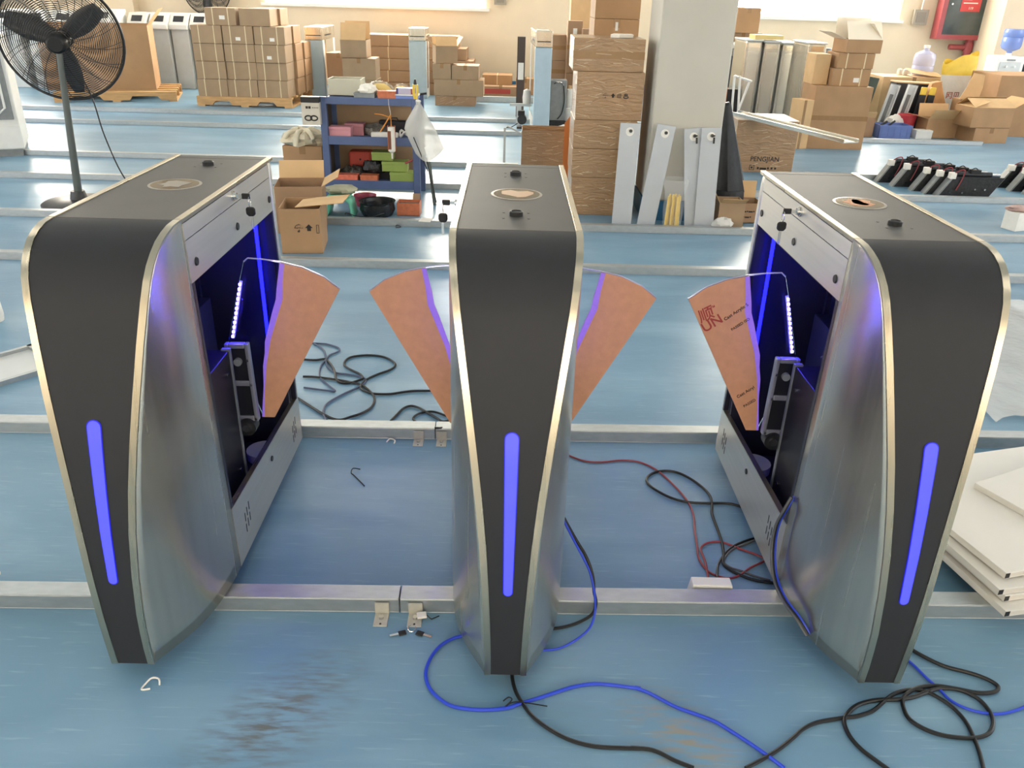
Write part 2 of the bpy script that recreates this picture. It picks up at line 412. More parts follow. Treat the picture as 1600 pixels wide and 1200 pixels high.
# ------------------------------------------------------------------ the three gates
YAW = math.radians(.596)
PZ = [.05, .12, .2, .3, .4, .5, .6, .7, .8, .88, .92, .945, .965, .98, .991, .998, 1.0]
PY = [-.306, -.311, -.312, -.306, -.294, -.277, -.256, -.231, -.203, -.177, -.159, -.141, -.120, -.095, -.066, -.036, .0]
PW = [.048, .0485, .051, .056, .0625, .072, .084, .0975, .111, .122, .127, .130, .133, .1355, .1375, .139, .14]
def wo(z): return interp(z, PZ, PW)
def wi(z): return wo(z) - .0145
def yf(z): return interp(z, PZ, PY)
def seam(z): return .006 + (1 - z) * .042
def rear_edge(z): return .672 + max(0, .857 - z) * .085
def y_rear(z): return .742 + .05 * (1 - z) ** 1.3
ZR = sorted(set([.05 + i * .05 for i in range(17)] + PZ[9:]))

def build_gate(x, y, sides, label, mirror_lock, knobs, films):
    g = thing('flap_gate', label, 'turnstile', (x, y, 0), YAW, 'flap barrier gates in a row')
    # dark front face that wraps over the top edge
    MB().grid([[(u * wi(z), yf(z), z) for u in (-1, -.6, -.2, .2, .6, 1)] for z in ZR]).obj('front_panel', DARK, g, True)
    led = MB()
    zs = [.465 - .183 * math.cos(PI * i / 40) for i in range(41)]
    def lw(z):
        w = .0092 + (z - .282) / .366 * .0045
        ztop, zbot = .648 - z, z - .282
        for d in (ztop, zbot):
            if d < w: w = math.sqrt(max(1e-6, w * w - (w - d) ** 2))
        return w
    for off, sc, nm, mm in ((-.0012, 1.16, 'led_rim', mat('led_rim_blue', '2626c8', .3)), (-.0026, 1., 'led_strip', LEDB)):
        MB().grid([[(u * lw(z) * sc + .0005, yf(z) + off, z + (z - .465) * (.012 if sc > 1 else 0)) for u in (-1, -.4, .4, 1)] for z in zs]).obj(nm, mm, g, True)
    # trims: front ribbon then along the top edges
    for s in (-1, 1):
        sec = []
        for z in ZR:
            a, b, yy = wi(z) + .0002, wo(z) + .0005, yf(z) - .0018
            zz = z + (.0018 if z > .97 else 0)
            sec.append([(s * a, yy + .006, zz - (.004 if z > .97 else 0)), (s * a, yy, zz), (s * b, yy, zz), (s * b, yy + .006, zz - (.004 if z > .97 else 0))])
        MB().grid(sec).obj('edge_trim', TRIM, g, True)
        m = MB().box(s * .1257, s * .1405, .002, .684, .992, 1.0022); m.box(s * .1257, s * .1405, .686, .722, .992, 1.0022)
        m.obj('top_trim', TRIM, g, bevel=.0012)
    # brushed fairing between side and front edge
    for s in (-1, 1):
        rows = []
        for z in ZR:
            x3, y3 = wo(z) - .0004, yf(z) + .003
            x0, y0_ = .14, seam(z)
            dx, dy = x0 - x3, y0_ - y3
            P = [(x0, y0_), (x0, y0_ - .6 * dy), (x3 + .5 * dx, y3 + .25 * dy), (x3, y3)]
            row = []
            for k in range(15):
                t = k / 14; c = [(1 - t) ** 3, 3 * t * (1 - t) ** 2, 3 * t * t * (1 - t), t ** 3]
                row.append((s * sum(c[i] * P[i][0] for i in range(4)), sum(c[i] * P[i][1] for i in range(4)), z))
            rows.append(row)
        MB().grid(rows).obj('side_fairing', STEEL, g, True, thick=.0018)
    # rear shell, rounded in plan
    rows = []
    for z in sorted(set([.05 + .06 * i for i in range(15)] + [.857, .93, .965, .985, .995, 1.0])):
        ins = {.985: .003, .995: .009, 1.0: .02}.get(z, 0)
        e, b = rear_edge(z), y_rear(z) - ins
        r = .05; row = [(.14 - ins * .3, e, z), (.14 - ins * .3, b - r, z)]
        for k in range(1, 7):
            a = k / 6 * PI / 2; row.append((.09 + .05 * math.cos(a) - ins * .3, b - r + r * math.sin(a), z))
        rows.append(row + [(-q[0], q[1], q[2]) for q in row[::-1]])
    MB().grid(rows).obj('rear_shell', STEEL_H, g, True, thick=.0018)
    # lid with round reader window
    m = MB().box(-.1255, .1255, .003, .684, .985, 1.0); m.obj('lid', LIDM, g, bevel=.0012)
    MB().box(-.1255, .1255, .6865, .722, .985, 1.0).obj('rear_lid', LIDM, g, bevel=.0012)
    MB().lathe([(.064, .9995), (.064, 1.0009), (.060, 1.0012)], 32, (.002, .338, 0)).obj('window_ring', mat('lid_ring', '8d867b', .3), g)
    win = MB().lathe([(.0575, 1.0005), (.0575, 1.0016)], 32, (.002, .338, 0)).obj('reader_window', GLASSW, g)
    rnd = random.Random(int(x * 100) + 5)
    for nm, mm, k in films:
        pts = []
        for j in range(13):
            a = 2 * PI * j / 13; rr = .05 * (.55 + .4 * rnd.random()); pts.append((.002 + rr * math.cos(a) * k + rnd.uniform(-.004, .004), .338 + rr * math.sin(a) * .9))
        MB().prism(pts, 1.0017, 1.0021).obj(nm, mm, win)
    for ky in knobs:
        MB().lathe([(.0155, 0), (.0155, .009), (.0135, .011), (.0115, .0112), (.011, .0085)], 20, (0, ky, 1.0)).obj('cable_grommet', BLACKP, g, True)
        for sx in (-.028, .028):
            for sy in (-.025, .026): MB().lathe([(.0032, 0), (.0032, .0006)], 8, (sx, ky + sy, 1.0)).obj('screw_hole', BLACKP, g)
    # sides
    for s in (-1, 1):
        xo, xi = s * .1405, s * .1385
        if s in sides:
            MB().prism([(seam(.985), .9545), (.6705, .9545), (.6705, .9905), (seam(.985), .9905)], xi, xo, 'x').obj('lock_panel', STEEL_H, g)
            MB().prism([(seam(.9), .857), (.6705, .857), (.6705, .9525), (seam(.95), .9525)], xi, xo, 'x').obj('access_panel', STEEL_H, g)
            low = MB().prism([(seam(.05), .05), (rear_edge(.05) - .001, .05), (rear_edge(.2) - .001, .212), (seam(.22), .238)], xi, xo, 'x').obj('lower_panel', STEEL_H, g)
            MB().prism([(seam(.23), .236), (rear_edge(.2) - .001, .210), (rear_edge(.2), .2135), (seam(.23), .2395)], s * .1255, xo, 'x').obj('sill_flange', TRIM, low)
            for vy, vz in ((.14, .145), (.655, .13)):
                for i in range(3):
                    for j in range(2):
                        yy = vy + (i - 1) * .018; zz = vz + (j - .5) * .035 + (i - 1) * .007
                        MB().box(s * .1404, s * .1411, yy - .0022, yy + .0022, zz - .013, zz + .013, None).obj('vent_slot', BLACKP, low)
            MB().cyl((s * .140, .395, .175), (s * .1435, .395, .175), .0085, n=14).obj('rubber_plug', BLACKP, low)
            for hy in (.05, .348, .645):
                MB().cyl((s * .140, hy, .895), (s * .1435, hy, .895), .0105, .009, n=16).obj('sensor_eye', BLACKP, g, True)
            # opening reveals
            MB().prism([(seam(.857) + .012, .857), (seam(.24) + .012, .24), (seam(.24), .24), (seam(.857), .857)], s * .115, xo, 'x').obj('opening_flange', NAVY, g)
            MB().prism([(rear_edge(.857) - .012, .857), (rear_edge(.215) - .012, .215), (rear_edge(.215), .215), (rear_edge(.857), .857)], s * .115, xo, 'x').obj('opening_flange', NAVY, g)
        else:
            MB().prism([(seam(.05), .05), (rear_edge(.05) - .001, .05), (.6705, .857), (.6705, .9905), (seam(.99), .9905)], xi, xo, 'x').obj('side_panel', STEEL_H, g)
    # inside
    MB().box(-.136, .136, .012, .018, .055, .985).obj('front_bulkhead', NAVY, g)
    MB().box(-.130, .130, .690, .696, .055, .985).obj('rear_bulkhead', NAVY, g)
    fr = MB()
    for sx in (-.128, .118): fr.box(sx, sx + .01, .018, .69, .845, .857)
    for sy in (.022, .672):
        for sx in (-.128, .110): fr.box(sx, sx + .018, sy, sy + .016, .055, .98)
    fr.obj('inner_frame', NAVY, g)
    MB().box(-.136, .136, .02, .72, .05, .056).obj('base_plate', NAVY, g)
    two = len(sides) == 2
    for s in sides:
        # drive housing behind the front of the opening
        lo, hi = ((.012, .085) if two else (-.115, .082))
        dh = MB().box(*sorted((s * lo, s * hi)), .085, .335, .15, .555).obj('drive_housing', BLACK, g, bevel=.003)
        for py, pz in ((.13, .5), (.29, .5), (.13, .26), (.29, .2)):
            MB().cyl((s * hi, py, pz), (s * (hi + .004), py, pz), .006, n=10).obj('bolt', CHROME, dh)
        MB().box(*sorted((s * (hi - .02), s * (hi + .003))), .325, .337, .16, .56).obj('mount_angle', GREYM, dh)
        if not two:
            bp_ = MB().box(*sorted((s * -.128, s * -.124)), .03, .68, .06, .97).obj('back_board', NAVY, g)
            ctl = MB().box(*sorted((s * -.12, s * -.05)), .12, .36, .62, .82).obj('control_box', BLACK, g, bevel=.003)
            for k in range(5): MB().box(*sorted((s * -.05, s * -.042)), .14 + k * .042, .165 + k * .042, .70, .73).obj('terminal', [INKR, GREYW, GREYM][k % 3], ctl)
            for k in range(6):
                pts = [(s * -.045, .14 + k * .035, .72), (s * -.02, .15 + k * .04, .66), (s * -.03, .2 + k * .03, .60), (s * 0., .12 + k * .05, .565)]
                MB().tube(smooth_path(pts, 4), .0022, 5).obj('wire', [CABB, CABR, CABG][k % 3], ctl, True)
            MB().box(*sorted((s * -.12, s * -.06)), .45, .62, .35, .60).obj('power_supply', NAVY, g, bevel=.002)
            MB().lathe([(.055, .056), (.055, .085), (.0, .09)], 20, (s * .05, .60, 0)).obj('cable_pot', WHITE, g, True)
        # blue light strips and their light
        for py, za, zb in ((.066, .60, .85), (.650, .42, .85)):
            MB().box(*sorted((s * .088, s * .094)), py - .008, py + .008, za, zb).obj('blue_light_strip', LEDI, g)
        if not two:
            MB().box(*sorted((s * -.122, s * -.118)), .40, .43, .30, .84).obj('blue_light_strip', LEDI, g)
        # the wing: clear acrylic sector with protective kraft film
        w = MB().prism([(s * u, v) for u, v in WING], .377, .385, 'y').obj('wing_panel', ACR, g, bevel=.0008)
        film = MB().prism([(s * u, v) for u, v in FILMP], .3745, .3768, 'y').obj('kraft_film', KRAFT, w)
        MB().prism([(s * u, v) for u, v in FILMP], .3852, .3875, 'y').obj('kraft_film', KRAFT, w)
        MB().prism([(s * u, v) for u, v in FILMB], .3736, .3744, 'y').obj('film_edge_glow', FILMGLOW, w)
        arc = [(s * u, .381, v) for u, v in WING[:7]]
        MB().tube([Vector(p) for p in arc], .0022, 6).obj('polished_edge', ACRE, w, True)
        # led bar along the inner edge
        a, b = Vector((s * .126, .366, .742)), Vector((s * .085, .366, .578))
        bar = MB().tube([a, b], .0045, 8).obj('led_bar', ACRE, w, True)
        for k in range(12):
            p = a.lerp(b, (k + .5) / 12); MB().box(p.x - .0025, p.x + .0025, .356, .3605, p.z - .0028, p.z + .0028).obj('led', LEDW, bar)
        # swing arm
        arm = MB()
        Marm = tr(s * .098, 0, .445) @ rot('Y', s * math.radians(-1.0))
        for q in ((-.033, -.022, -.118, .122), (.022, .033, -.118, .122), (-.022, .022, .108, .122), (-.022, .022, -.118, -.100), (-.022, .022, -.006, .010)):
            arm.box(q[0], q[1], .345, .366, q[2], q[3], Marm)
        am = arm.obj('swing_arm', mat('grey_acrylic_arm', '8b8c96', .25, .3), g, bevel=.003)
        MB().box(-.030, .030, .350, .352, -.115, .119, Marm).obj('arm_core', BLACK, am)
        for q in ((-.027, .075), (.027, .075), (-.027, 0), (.027, 0), (-.027, -.108), (.027, -.108)):
            p = Marm @ Vector((q[0], 0, q[1])); MB().cyl((p.x, .340, p.z), (p.x, .346, p.z), .0038, n=10).obj('screw', CHROME, am)
        p = Marm @ Vector((0, 0, .07)); MB().cyl((p.x, .338, p.z), (p.x, .349, p.z), .011, n=16).obj('arm_stop', GREYM, am)
        pv = MB().cyl((s * .1, .335, .312), (s * .1, .37, .312), .026, n=24).obj('pivot_hub', MOTOR, am, True)
        MB().cyl((s * .1, .33, .312), (s * .1, .336, .312), .012, n=16).obj('pivot_bolt', CHROME, pv, True)
    # lock with its keys
    s = mirror_lock
    lk = MB().cyl((s * .140, .339, .975), (s * .1445, .339, .975), .0125, n=20).obj('lock', CHROME, g, True)
    MB().cyl((s * .1445, .339, .975), (s * .152, .339, .975), .0085, n=16).obj('lock_barrel', CHROME, lk, True)
    MB().box(*sorted((s * .150, s * .166)), .3375, .3405, .971, .979).obj('key_blade', CHROME, lk)
    MB().box(*sorted((s * .164, s * .184)), .336, .343, .968, .982).obj('key_head', BLACKP, lk, bevel=.002)
    ring = [(s * .182, .339 + .009 * math.cos(a), .962 + .013 * math.sin(a)) for a in [2 * PI * k / 16 for k in range(16)]]
    MB().tube(ring, .0009, 5, True).obj('key_ring', CHROME, lk, True)
    MB().prism([(s * .174, .948), (s * .190, .948), (s * .194, .944), (s * .194, .930), (s * .188, .924), (s * .176, .924), (s * .170, .930), (s * .170, .944)], .3365, .3425, 'y').obj('spare_key_head', BLACKP, lk, bevel=.003)
    MB().box(*sorted((s * .180, s * .186)), .338, .341, .892, .923).obj('spare_key_blade', CHROME, lk)
    return g
WING = [(.385, .722), (.343, .755), (.287, .780), (.230, .793), (.185, .799), (.146, .801), (.134, .791), (.105, .699), (.068, .567), (.062, .548), (.075, .538), (.137, .327), (.171, .327)]
FILMP = [(.384, .7215), (.343, .7545), (.287, .7795), (.233, .7915), (.226, .760), (.217, .72), (.2135, .69), (.200, .655), (.190, .625), (.182, .600), (.170, .565), (.166, .53), (.157, .491), (.152, .43), (.146, .39), (.139, .345), (.137, .3275), (.171, .3275)]
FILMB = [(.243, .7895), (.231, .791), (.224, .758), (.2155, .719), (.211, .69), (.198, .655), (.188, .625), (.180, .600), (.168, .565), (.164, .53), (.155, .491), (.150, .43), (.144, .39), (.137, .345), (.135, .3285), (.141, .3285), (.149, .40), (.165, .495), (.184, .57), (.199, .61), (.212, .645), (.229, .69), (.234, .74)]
GL = build_gate(-.851, 1.680, (1,), 'left gate of the three, brushed steel with graphite front and wing opening to the right', 1, (.586,), [('torn_film', mat('film_brown', '8d8478', .4), .9)])
GM = build_gate(0., 1.677, (-1, 1), 'middle gate of the three with two copper wings and two grommets on its lid', -1, (.569, .125), [('torn_film', mat('film_tan', 'c9a888', .5), 1.)])
GR = build_gate(.856, 1.685, (-1,), 'right gate of the three with printed kraft wing and white panels beside it', -1, (.127,), [('torn_film', KRAFT, .9), ('torn_film', PAPERW, .4)])
# print on the right gate's wing film (facing the camera)
wr = [c for c in GR.children if c.name.startswith('wing_panel')][0]
def wtext(body, size, m, u, v, deg, shear=0.):
    # local x of the gate increases to the right as seen from the front
    M = tr(u, .3738, v) @ rot('Y', math.radians(-deg)) @ rot('X', PI / 2)
    o = text_mesh('film_print', body, size, m, wr, M, shear); return o
wtext('顺', .043, INKR, -.345, .657, 30, .1)
wtext('™', .014, INKR, -.320, .694, 30)
wtext('UN', .040, INKR, -.330, .628, 36)
wtext('Cast Acrylic S', .0130, INK, -.279, .664, 39)
wtext('PASSED ISO', .0110, INK, -.256, .635, 38)
wtext('Cast Acryl', .0130, INK, -.210, .430, 38)
wtext('PASSED', .0115, INK, -.187, .401, 38)
def lump(name, m, parent, sx, sy, sz, loc=(0, 0, 0), amp=.25, seed=1, n=18, flat=True, freq=3.):
    """crumpled closed blob resting on its flattened underside"""
    from mathutils import noise
    rows = []
    off = Vector((seed * 7.3, seed * 3.1, seed * 1.7))
    for i in range(n // 2 + 1):
        th = PI * i / (n // 2)
        row = []
        for j in range(n + 1):
            ph = 2 * PI * (j % n) / n
            d = Vector((math.sin(th) * math.cos(ph), math.sin(th) * math.sin(ph), math.cos(th)))
            k = 1 + amp * noise.noise(d * freq + off) + amp * .5 * noise.noise(d * freq * 2.5 + off)
            p = Vector((d.x * sx * k, d.y * sy * k, d.z * sz * k))
            z = p.z + sz
            if flat and p.z < -.6 * sz: z = .4 * sz
            row.append((p.x + loc[0], p.y + loc[1], (z - (.4 * sz if flat else 0)) + loc[2]))
        rows.append(row)
    return MB().grid(rows).obj(name, m, parent, True)
# ------------------------------------------------------------------ cartons
def carton(label, x, y, z, w, d, h, rz=0., m=CARD, top='closed', tape='top', strap=0, sticker=None, text=None, group=None, wrap=False, open_ang=(110, 60, 100, 70), inner=CARDL, cat='carton', name='carton', flaps='lrfb', flen=None):
    """x, y: centre of the carton's footprint; front is -y"""
    t = thing(name, label, cat, (x, y, z), rz, group)
    a, b = w / 2, d / 2; e = .004
    if top == 'closed':
        MB().box(-a, a, -b, b, 0, h).obj('body', m, t, bevel=.003)
        if tape == 'top':
            MB().box(-.024, .024, -b - .0006, b + .0006, h - .06, h + .0006).obj('tape', TAPE, t)
        elif tape == 'front':
            MB().box(-a - .0006, a + .0006, -b - .0007, -b + .01, h * .5 - .024, h * .5 + .024).obj('tape', TAPE, t)
    else:
        body = MB()
        body.box(-a, a, -b, -b + e, 0, h); body.box(-a, a, b - e, b, 0, h); body.box(-a, -a + e, -b + e, b - e, 0, h); body.box(a - e, a, -b + e, b - e, 0, h)
        body.box(-a, a, -b, b, 0, e)
        body.obj('body', m, t)
        fl = flen or min(w, d) * .48
        A = dict(zip('lrfb', open_ang))
        for k in flaps:
            ang = math.radians(A[k])    # 0 = lying shut, 180 = hanging outside
            if k in 'lr':
                s = -1 if k == 'l' else 1
                M_ = tr(s * a, 0, h) @ rot('Y', s * (ang) + (PI if s > 0 else 0) * 0)
                mm = MB().box(0, -s * fl, -b + .004, b - .004, -.0015, .0015, tr(s * a, 0, h) @ rot('Y', s * ang))
            else:
                s = -1 if k == 'f' else 1
                mm = MB().box(-a + .004, a - .004, 0, -s * fl, -.0015, .0015, tr(0, s * b, h) @ rot('X', -s * ang))
            mm.obj('flap', inner, t)
    for k in range(strap):
        u = -a * .5 + k * a if strap > 1 else 0
        q = MB(); q.box(u - .006, u + .006, -b - .0016, -b, 0, h); q.box(u - .006, u + .006, -b - .0016, b, h, h + .0016); q.obj('strap', TAPEL, t)
    if sticker:
        sx, sz, sw, sh = sticker
        MB().box(sx - sw / 2, sx + sw / 2, -b - .0012, -b, sz - sh / 2, sz + sh / 2).obj('sticker', PAPERW, t)
    if text:
        for body, size, tx, tz, mm in text:
            text_mesh('print', body, size, mm, t, tr(tx, -b - .0012, tz) @ rot('X', PI / 2))
    if wrap:
        rr = random.Random(sum(ord(c) for c in label))
        for k in range(12):
            zz = h * rr.uniform(.08, .95); ln = w * rr.uniform(.05, .22); x0 = rr.uniform(-a, a - ln)
            MB().box(x0, x0 + ln, -b - .0035, -b - .0008, zz, zz + .0022, tr(x0 + ln / 2, 0, zz) @ rot('Y', rr.uniform(-.45, .3)) @ tr(-x0 - ln / 2, 0, -zz)).obj('film_fold', mat('film_crease', 'd3c3a4', .3), t)
    return t

# -- pallet with the strapped cartons, left of centre
def pallet(label, x, y, w, d, rz=0.):
    p = thing('wooden_pallet', label, 'pallet', (x, y, 0), rz)
    for k in range(5):
        yy = -d / 2 + k * (d - .1) / 4; MB().box(-w / 2, w / 2, yy, yy + .1, .105, .125).obj('deck_board', WOOD, p)
    for k in range(3):
        xx = -w / 2 + k * (w - .1) / 2
        MB().box(xx, xx + .1, -d / 2, d / 2, 0, .02).obj('bottom_board', WOOD, p)
    for k in range(3):
        yy = -d / 2 + k * (d - .04) / 2
        MB().prism([(-w / 2, .02), (-w / 2 + .2, .02), (-w / 2 + .24, .07), (-.2, .07), (-.16, .02), (.16, .02), (.2, .07), (w / 2 - .24, .07), (w / 2 - .2, .02), (w / 2, .02), (w / 2, .105), (-w / 2, .105)], yy, yy + .04, 'y').obj('stringer', WOOD, p)
    return p
pallet('notched wooden pallet under the strapped carton stack', -3.60, 11.65, 1.24, 1.15)
RN = ['bottom', 'second', 'third', 'fourth']; CN = ['left', 'middle', 'right']
CW, CHH, CDD = .385, .213, .37
for r in range(4):
    for c in range(3):
        jx = random.uniform(-.008, .008)
        st = (random.uniform(-.02, .05), .06, .06, .04) if (r, c) in ((2, 2), (3, 1), (3, 2)) else None
        carton(f'strapped brown carton, {CN[c]} column, {RN[r]} row of the pallet stack front', -3.99 + c * .395 + jx, 11.27 + random.uniform(-.01, .01), .126 + r * CHH, CW, CDD, CHH - .004, random.uniform(-.012, .012), CARD2, 'closed', None, 2, st, group='strapped cartons on the pallet')
        if c == 2:
            for dpt, nm in ((1, 'second from front'), (2, 'rearmost')):
                if r == 3 and dpt == 2: continue
                carton(f'carton on the right flank of the pallet stack, {nm}, {RN[r]} row', -3.20 + dpt * .03 + random.uniform(-.01, .01), 11.28 + dpt * .375, .126 + r * CHH, CW, .36, CHH - .004, random.uniform(-.015, .015), CARD, 'closed', None, 1, None, group='strapped cartons on the pallet')
for c, (xx, lab) in enumerate(((-3.79, 'top carton of the pallet stack with a white slip, left one'), (-3.36, 'plain top carton of the pallet stack, right one'))):
    carton(lab, xx, 11.28, .126 + 4 * CHH, CW, CDD, .2, 0., CARD2, 'closed', None, 2 - 2 * c, (.02, .09, .07, .045) if c == 0 else None, group='strapped cartons on the pallet')
carton('lettered carton at the top right of the pallet stack, behind the front row', -3.33, 11.66, .126 + 4 * CHH, CW, .37, .2, 0., CARD3, 'closed', 'top', 0, None, group='strapped cartons on the pallet')

# -- open carton on a second pallet behind the fan
pallet('wooden pallet sticking out beside the open carton behind the fan', -5.50, 11.72, 1.5, 1.0, .30)
carton('huge open carton on a pallet behind the fan', -5.70, 11.75, .126, 1.34, .70, .80, .30, CARD, 'open', flaps='r', open_ang=(150, 130, 0, 0), flen=.26)
# -- white cabinets with reader windows
def reader_cabinet(label, x, y, w=.25, d=.5, h=1.02, rz=0., big=False):
    t = thing('reader_cabinet', label, 'cabinet', (x, y, 0), rz, 'pale grey reader cabinets along the wall')
    MB().prism([(-d / 2 + .05, 0), (d / 2, 0), (d / 2, h - .02), (-d / 2 + .05, h - .16)], -w / 2, w / 2, 'x').obj('body', GREYW, t, bevel=.006)
    hd = MB().prism([(-d / 2, h - .19), (-d / 2 + .02, h - .20), (d / 2, h - .02), (d / 2, h + .02), (-d / 2 + .14, h + .02), (-d / 2, h - .13)], -w / 2 - .008, w / 2 + .008, 'x').obj('sloped_head', WHITE, t, bevel=.005)
    M_ = tr(0, -d / 2 + .07, h - .055) @ rot('X', math.radians(47))
    MB().box(-w * .30, w * .30, -.05, .05, -.003, .006, M_).obj('reader_window', mat('black_glass', '2b2c30', .1), hd)
    if big: MB().prism([(-d / 2 + .046, .34), (-d / 2 + .049, .34), (-d / 2 + .049, h - .2), (-d / 2 + .046, h - .2)], -w * .4, w * .4, 'x').obj('front_glass', mat('black_glass', '2b2c30', .1), t)
    return t
for k, (xx, lab) in enumerate(((-5.60, 'leftmost of the four reader cabinets left of the carton pallet'), (-5.31, 'second of the four reader cabinets left of the carton pallet'), (-5.04, 'third of the four reader cabinets left of the carton pallet'), (-4.76, 'reader cabinet standing directly against the carton pallet stack'))):
    reader_cabinet(lab, xx, 13.0 + k * .06)
reader_cabinet('wide pale cabinet with black glass behind the right edge of the fan', -6.02, 12.65, .5, .5, 1.06, .1, True)
reader_cabinet('pale cabinet seen through the middle of the fan guard', -6.55, 12.75, .3)
reader_cabinet('pale cabinet at the left rim of the fan guard', -6.95, 12.75, .3)
reader_cabinet('pale cabinet at the left picture edge behind the white machine', -7.35, 12.75, .3)

# -- far dark fan, only its lower half shows over the cabinets
def fan(name, label, x, y, zc, R, face, pole_r=.02, tilt=0., wires=True, bx=None, by=None):
    """face: unit direction the fan blows"""
    t = thing(name, label, 'fan', (x, y, 0))
    bx = 0 if bx is None else bx - x; by = 0 if by is None else by - y
    MB().lathe([(.25, 0), (.25, .018), (.23, .03), (.06, .045), (.045, .10), (.0, .10)], 36, (bx, by, 0)).obj('base', MOTOR, t, True)
    MB().tube([(bx, by, .04), tuple(Vector((0, 0, zc)) - Vector(face).normalized() * .13 - Vector((0, 0, .05)))], lambda k: pole_r * (1.25 - .4 * k), 14).obj('pole', mat('fan_pole', '5d625f', .4, .4), t, True)
    q = Vector(face).normalized().to_track_quat('Z', 'Y').to_matrix().to_4x4()
    Mh = tr(0, 0, zc) @ q
    T = lambda p: Mh @ Vector(p)
    mm = MB().lathe([(.0, -.19), (.045, -.19), (.06, -.17), (.06, -.09), (.05, -.03), (.0, -.03)], 20); mm.v = [tuple(T(v)) for v in mm.v]; mm.obj('motor', BLACKP, t, True)
    g = MB(); dark = mat('fan_wire', '2b2d2f', .4, .4)
    def dome(r, s): return s * (.085 - .06 * (r / R) ** 2 * 1.2)
    nr = 30
    for s in (1, -1):
        for k in range(2, nr):
            r = R * k / nr; ring = [T((r * math.cos(a), r * math.sin(a), dome(r, s) + .0)) for a in [2 * PI * j / 48 for j in range(48)]]
            g.tube(ring, .0026, 4, True)
        for j in range(16):
            a = 2 * PI * j / 16 + (.1 if s > 0 else 0)
            g.tube([T((r * math.cos(a + .5 * (1 - r / R)), r * math.sin(a + .5 * (1 - r / R)), dome(r, s))) for r in [R * (.1 + .9 * i / 6) for i in range(7)]], .0024, 4)
    g.obj('guard', dark, t, True)
    rim = [T((R * math.cos(a), R * math.sin(a), 0)) for a in [2 * PI * j / 64 for j in range(64)]]
    MB().tube(rim, .009, 8, True).obj('guard_rim', dark, t, True)
    for s in (1, -1):
        cap = MB().lathe([(.0, s * .088), (.055, s * .088), (.06, s * .083)], 20); cap.v = [tuple(T(v)) for v in cap.v]; cap.obj('guard_badge', BLACKP, t, True)
    hub = MB().lathe([(.0, .06), (.05, .06), (.055, .0), (.055, -.04), (.0, -.04)], 20); hub.v = [tuple(T(v)) for v in hub.v]; hub.obj('hub', BLACKP, t, True)
    for k in range(3):
        a0 = 2 * PI * k / 3 + 2.5
        rows = []
        for i in range(8):
            r = .05 + (R * .88 - .05) * i / 7; wd = .025 + .045 * math.sin(PI * (i + 1) / 9)
            rows.append([T((r * math.cos(a0) - u * wd * math.sin(a0), r * math.sin(a0) + u * wd * math.cos(a0), u * .03)) for u in (-1, -.3, .4, 1)])
        MB().grid(rows).obj('blade', mat('fan_blade', '4a4b4c', .35, .3), t, True, thick=.002)
    return t
FAN = fan('pedestal_fan', 'large black pedestal fan with wire guard on the left', -3.085, 5.85, 1.085, .385, (-.25, .96, .10), .022, bx=-3.13, by=5.74)
fan('pedestal_fan', 'dark fan cut off by the picture top above the reader cabinets', -4.85, 13.72, 1.36, .36, (0., -1., 0.), .02)
tag(MB().tube(smooth_path([(-3.05, 5.88, .95), (-2.98, 5.90, .72), (-2.94, 5.9, .45), (-2.84, 5.88, .16), (-2.68, 5.86, .008), (-2.4, 5.85, .006)], 6), .005, 6).obj('fan_cord', CABB, None, True), 'thin black cord hanging from the large fan', 'cord')

# -- white machine at the left edge
wm = thing('white_machine', 'white enamelled machine with a framed window at the left edge', 'machine', (-5.05, 7.52, 0), math.radians(26))
MB().box(-.5, .5, -.32, .35, .06, 1.0).obj('body', WHITE, wm, bevel=.012)
MB().box(-.48, .48, -.30, .33, 0, .06).obj('plinth', GREYM, wm)
dr = MB().box(-.42, .47, -.338, -.32, .32, .90).obj('door', GREYM, wm, bevel=.006)
MB().tube([(.36, -.345, .84), (.42, -.36, .80), (.42, -.36, .42), (.37, -.36, .38), (-.34, -.36, .38)], .010, 8).obj('door_gasket', WHITE, dr, True)
MB().box(-.36, .37, -.343, -.338, .42, .82).obj('door_glass', mat('smoked_glass', '4c5150', .1), dr)
MB().box(-.5, .5, -.332, -.32, .07, .27).obj('lower_panel', WHITE, wm, bevel=.004)

# -- gates still in pale blue film
def film_gate(label, x, y, w, h, d, rz=0., cream=False):
    t = thing('film_wrapped_gate', label, 'turnstile', (x, y, 0), rz, 'older gates in pale blue film')
    b = MB()
    b.box(-w / 2, w / 2, 0, .05, 0, h - .17); b.obj('front_panel', FILM, t, bevel=.012)
    hd = MB().box(-w / 2, w / 2, -.005, d, h - .17, h).obj('steel_head', STEEL, t, bevel=.008)
    MB().box(-w / 2 + .02, w / 2 - .02, -.009, -.004, h - .115, h - .105).obj('card_slot', BLACKP, hd)
    MB().box(-w / 2 + .03, w / 2 - .03, .1, .3, h, h + .004).obj('top_plate', WHITE, hd)
    for s in (-1, 1):
        MB().box(*sorted((s * w / 2 - s * .004, s * (w / 2 - .012))), .05, .12, 0, h - .17).obj('side_post', WHITE, t)
        MB().box(*sorted((s * w / 2 - s * .004, s * (w / 2 - .012))), d - .09, d, 0, h - .17).obj('side_post', WHITE, t)
        MB().box(*sorted((s * w / 2 - s * .004, s * (w / 2 - .012))), .12, d - .09, 0, .12).obj('side_rail', WHITE, t)
        MB().box(*sorted((s * (w / 2 - .004), s * (w / 2 + .001))), .15, .55, h - .12, h - .10).obj('vent_slot', BLACKP, hd)
    MB().box(-.01, .01, .12, d - .1, .12, h - .18).obj('inner_board', CARDL if cream else NAVY, t)
    return t
